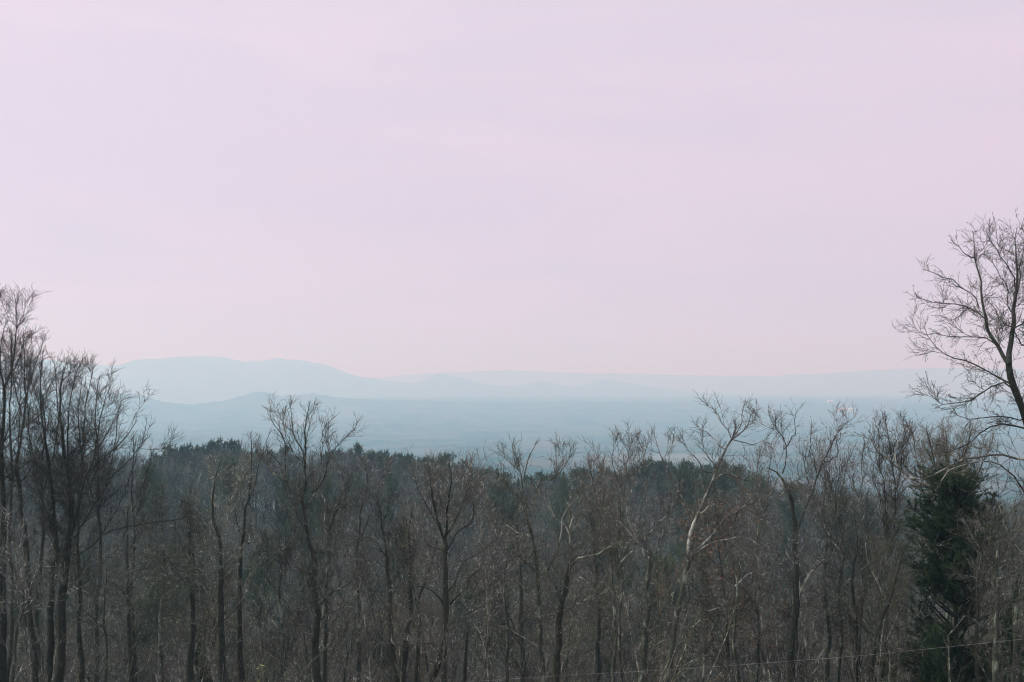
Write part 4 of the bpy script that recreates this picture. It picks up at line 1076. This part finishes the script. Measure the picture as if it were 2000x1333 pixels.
NEAR_KIND = ['dark trunked', 'grey', 'grey brown', 'pale barked', 'reddish twigged', 'wide crowned']
for i, (x, y) in enumerate(near_pts):
    k = int(g.integers(0, 6)); z = zone(x, y)
    px = 1000 + x / y * FPX
    zt = at(px, np.interp(px, CAN_X, CAN_Y) + g.uniform(5, 130), y)[2] - float(ground(x, y))
    put(NEAR, 'n', k, x, y, float(np.clip(zt / 15.0, 0.5, 0.9)) * g.uniform(0.9, 1.0), '%s bare tree %s behind front row, %s' % (NEAR_KIND[k], 'close' if y < 65 else ('midway' if y < 85 else 'far'), mark(px)), 'bare trees behind the front row')
far_pts = poisson_pts(2400, 112, 300, 3.1, 14)
def far_scale(x, y):
    px = 1000 + x / y * FPX
    s = g.uniform(0.72, 1.05)
    zt = at(px, np.interp(px, CAN_X, CAN_Y) + g.uniform(-5, 26), y)[2] - float(ground(x, y))
    lim = zt / 14.0
    return float(min(s, lim) if y < 215 else np.clip(lim, 0.35, 1.15))
far_pts.sort(key=lambda p: p[1])
for i, (x, y) in enumerate(far_pts[:115]):
    k = int(g.integers(0, 6)); z = zone(x, y)
    put(FAR, 'f', k, x, y, far_scale(x, y), '%s bare tree on far slope, %s' % (FAR_KIND[k], mark(1000 + x / y * FPX)), 'bare trees on the far slope')

def scatter_stuff(name, label, protos, pts, smin, smax, seed, tilt=0.05, scales=None):
    """one object: real trees instanced on points of one mesh"""
    pc = bpy.data.collections.new(name + '_source')
    for i, (groups, mats) in enumerate(protos):
        V, F, mi, o = [], [], [], 0
        for j, (v, f) in enumerate(groups):
            V.append(v); F.append(f + o); o += len(v); mi.append(np.full(len(f), j))
        me = build_mesh('%s_%s' % (name, 'source'), np.concatenate(V), F if len({f.shape[1] for f in F}) > 1 else [np.concatenate(F)], mats, np.concatenate(mi))
        ob = bpy.data.objects.new('source_tree', me); pc.objects.link(ob)
    me = bpy.data.meshes.new(name)
    P = np.array([(x, y, float(z)) for (x, y), z in zip(pts, ground(np.array([p[0] for p in pts]), np.array([p[1] for p in pts])))])
    me.vertices.add(len(P)); me.vertices.foreach_set('co', P.astype(np.float32).ravel())
    sc = np.array(scales if scales is not None else g.uniform(smin, smax, len(P)), np.float32)
    at_ = me.attributes.new('tree_scale', 'FLOAT', 'POINT'); at_.data.foreach_set('value', sc); me.update()
    ob = link(name, me); tag(ob, label, kind='stuff')
    ng = bpy.data.node_groups.new(name, 'GeometryNodeTree')
    ng.interface.new_socket('Geometry', in_out='INPUT', socket_type='NodeSocketGeometry')
    ng.interface.new_socket('Geometry', in_out='OUTPUT', socket_type='NodeSocketGeometry')
    gi = ng.nodes.new('NodeGroupInput'); go = ng.nodes.new('NodeGroupOutput')
    ci = ng.nodes.new('GeometryNodeCollectionInfo'); ci.inputs['Collection'].default_value = pc
    ci.inputs['Separate Children'].default_value = True; ci.inputs['Reset Children'].default_value = True
    io = ng.nodes.new('GeometryNodeInstanceOnPoints'); io.inputs['Pick Instance'].default_value = True
    ri = ng.nodes.new('FunctionNodeRandomValue'); ri.data_type = 'INT'
    ri.inputs[4].default_value = 0; ri.inputs[5].default_value = len(protos) - 1; ri.inputs['Seed'].default_value = seed
    rr = ng.nodes.new('FunctionNodeRandomValue'); rr.data_type = 'FLOAT_VECTOR'
    rr.inputs[0].default_value = (-tilt, -tilt, 0); rr.inputs[1].default_value = (tilt, tilt, 6.28); rr.inputs['Seed'].default_value = seed + 1
    rs = ng.nodes.new('GeometryNodeInputNamedAttribute'); rs.data_type = 'FLOAT'; rs.inputs['Name'].default_value = 'tree_scale'
    L = ng.links.new
    L(gi.outputs[0], io.inputs['Points']); L(ci.outputs[0], io.inputs['Instance'])
    L(ri.outputs[2], io.inputs['Instance Index']); L(rr.outputs[0], io.inputs['Rotation']); L(rs.outputs[0], io.inputs['Scale'])
    L(io.outputs[0], go.inputs[0])
    md = ob.modifiers.new('scatter', 'NODES'); md.node_group = ng
    return ob
scatter_stuff('distant_forest', 'dense mass of bare brown trees covering the far slope up to the ridge',
              [((d[0], d[1]), [BARK[d[2]], TWIG[d[3]]]) for _, d in FAR], far_pts[115:], 0.72, 1.08, 5, scales=[far_scale(*p) for p in far_pts[115:]])
back_pts = []
for r_ in range(260):
    Y = g.uniform(305, 420); px = g.uniform(-150, 2150)
    back_pts.append(((px - 1000) / FPX * Y, Y))
scatter_stuff('forest_behind_ridge', 'tree tops just beyond the crest of the near ridge',
              [((d[0], d[1]), [BARK[d[2]], TWIG[d[3]]]) for _, d in FAR[:3]], back_pts, 0.6, 0.85, 8)

# ------------------------------------------------------------------ saplings and brush at the bottom of the frame
def sapling_geo(h, seed, stems, lean):
    g = np.random.default_rng(seed)
    P = g.normal(0, 0.22, (stems, 3)); P[:, 2] = -0.2
    D = np.stack([g.normal(0, lean, stems), g.normal(0, lean, stems), np.ones(stems)], -1)
    a, ra = grow(P, D, g.uniform(0.6, 1.0, stems) * h, np.full(stems, 0.019), np.full(stems, 0.006), 9, 0.07, 0.01, g)
    b, rb = spawn(a, ra, 3.0, 0.25, 1.0, 42, 0.3, 1.1, 4, 0.15, 0.08, g, rk=0.6, rmin=0.005)
    c, rc = spawn(b, rb, 5.0, 0.2, 1.0, 40, 0.15, 0.5, 3, 0.18, 0.08, g, rk=0.7, rmin=0.004)
    return tubes([(a, ra, 5)]), tubes([(b, rb, 3), (c, rc, 3)])
SAP = []
for i, (h, st, ln, tw) in enumerate([(4.2, 2, 0.08, 'tan'), (3.4, 4, 0.2, 'brown'), (5.2, 1, 0.12, 'grey'), (3.0, 5, 0.3, 'tan'), (4.6, 3, 0.15, 'brown')]):
    a, b = sapling_geo(h, 900 + i, st, ln)
    root = bpy.data.objects.new('sapling', None); COL.objects.link(root)
    link('stem', build_mesh('stem', a[0], [a[1]], [TWIG[tw]]), root)
    o = link('twigs', build_mesh('twigs', b[0], [b[1]], [TWIG[tw]]), root); o['kind'] = 'stuff'
    SAP.append((root, (a, b), tw))
us = set()
SK = ['tan', 'brown', 'single stemmed grey', 'low spreading tan', 'three stemmed brown']
for i in range(115):
    px = -30 + 2060 * (i + g.uniform(0.1, 0.9)) / 115; Y = g.uniform(27, 40)
    k = int(g.integers(0, 5)); root = SAP[k][0]
    if k in us: root = copy_tree(root)
    us.add(k)
    x = (px - 1000) / FPX * Y
    gz = float(ground(x, Y))
    want = at(px, g.uniform(1215, 1325), Y)[2] - gz
    s = float(np.clip(want / 4.0, 0.55, 1.35))
    root.location = (x, Y, gz); root.rotation_euler = (0, 0, g.uniform(0, 6.28)); root.scale = (s, s, s)
    z = zone(x, Y)
    tag(root, '%s sapling in bottom edge thicket, %s' % (SK[k], mark(px)), 'sapling', 'saplings in the bottom thicket')
brush = []
for i in range(1300):
    Y = math.sqrt(g.uniform(33 ** 2, 125 ** 2)); px = g.uniform(-120, 2120)
    brush.append(((px - 1000) / FPX * Y, Y))
scatter_stuff('underbrush', 'tangle of leafless brown brush between the trunks',
              [((a, b), [TWIG[tw], TWIG[tw]]) for _, (a, b), tw in SAP], brush, 0.7, 1.7, 15, 0.22)

# sprig with first yellow-green leaves near the bottom edge
def sprig(root, base, b1, p2, p3, g):
    tp = np.concatenate([p2[:, -1], p3[:, -1]])
    V, F = leaf_tris(tp - base, np.tile([0, 0, 0.5], (len(tp), 1)), 2, 0.09, 0.05, g, 0.8)
    o = link('leaves', build_mesh('leaves', V, [F], [M_SPRIG]), root); o['kind'] = 'stuff'
hero('leafing_shrub', 'small shrub with a few yellow green new leaves near the bottom edge', 31, [
    ('t', 3, 2, [(507, 1345), (506, 1325), (504, 1308)]), ('l', 2, 1.5, [(507, 1330), (514, 1316), (512, 1306)])],
    'grey', 'tan', seed=40, ribs=0, cat='shrub', dens=0.8, size=0.28, lower=0, tipn=2, fan=0.6, extra=sprig, low_start=0.9)
for i, (lab, pp) in enumerate([
    ('long pale arching cane rising from the bottom edge left of centre', [(572, 1345), (590, 1315), (612, 1290), (640, 1262)]),
    ('thin pale bent cane drooping right above the leafing shrub', [(578, 1345), (565, 1320), (556, 1306), (540, 1290), (518, 1274)]),
    ('pale cane arching right near the bottom centre', [(728, 1345), (722, 1326), (706, 1315), (690, 1310), (672, 1303)]),
    ('pale straight cane standing at the lower left among brush', [(300, 1345), (296, 1310), (288, 1285), (282, 1262)]),
    ('pale Y-forked dead cane near the bottom left corner', [(84, 1345), (82, 1300), (80, 1270), (78, 1250)])]):
    hero('dead_cane', lab, 29, [('t', 3, 2, pp)], 'pale', 'tan', seed=44 + i, ribs=0, cat='cane', dens=0.15, size=0.25, lower=0, tipn=1, fan=0.3, low_start=0.9)

# ------------------------------------------------------------------ thin wire crossing in front of the lower trunks
wx = np.array([500, 700, 960, 1130, 1300, 1500, 1680, 1850, 2100, 2400], float)
wy = np.array([1368, 1350, 1329, 1318, 1309, 1295, 1281, 1264, 1238, 1205], float)
Y = 33 + 0 * wx
P = np.array([at(a, b, y) for a, b, y in zip(wx, wy, Y)])
P = smooth_line(P, 6)
V, Q = tube_arrays(P[None], np.full((1, len(P)), 0.004), 6)
m, t, b = new_mat('weathered_wire')
geo = nd(t, 'ShaderNodeNewGeometry')
inp(t, b, 'Base Color', mixc(t, ramp(t, noise(t, geo.outputs['Position'], 3.0, 3, 0.6), [(0.4, (0, 0, 0)), (0.6, (1, 1, 1))]), (0.12, 0.12, 0.115, 1), (0.36, 0.36, 0.34, 1)))
b.inputs['Roughness'].default_value = 0.5
w = link('wire', build_mesh('wire', V, [Q], [m]))
tag(w, 'thin pale wire running slightly uphill to the right in front of the trunks', 'wire')
bpy.context.view_layer.update()
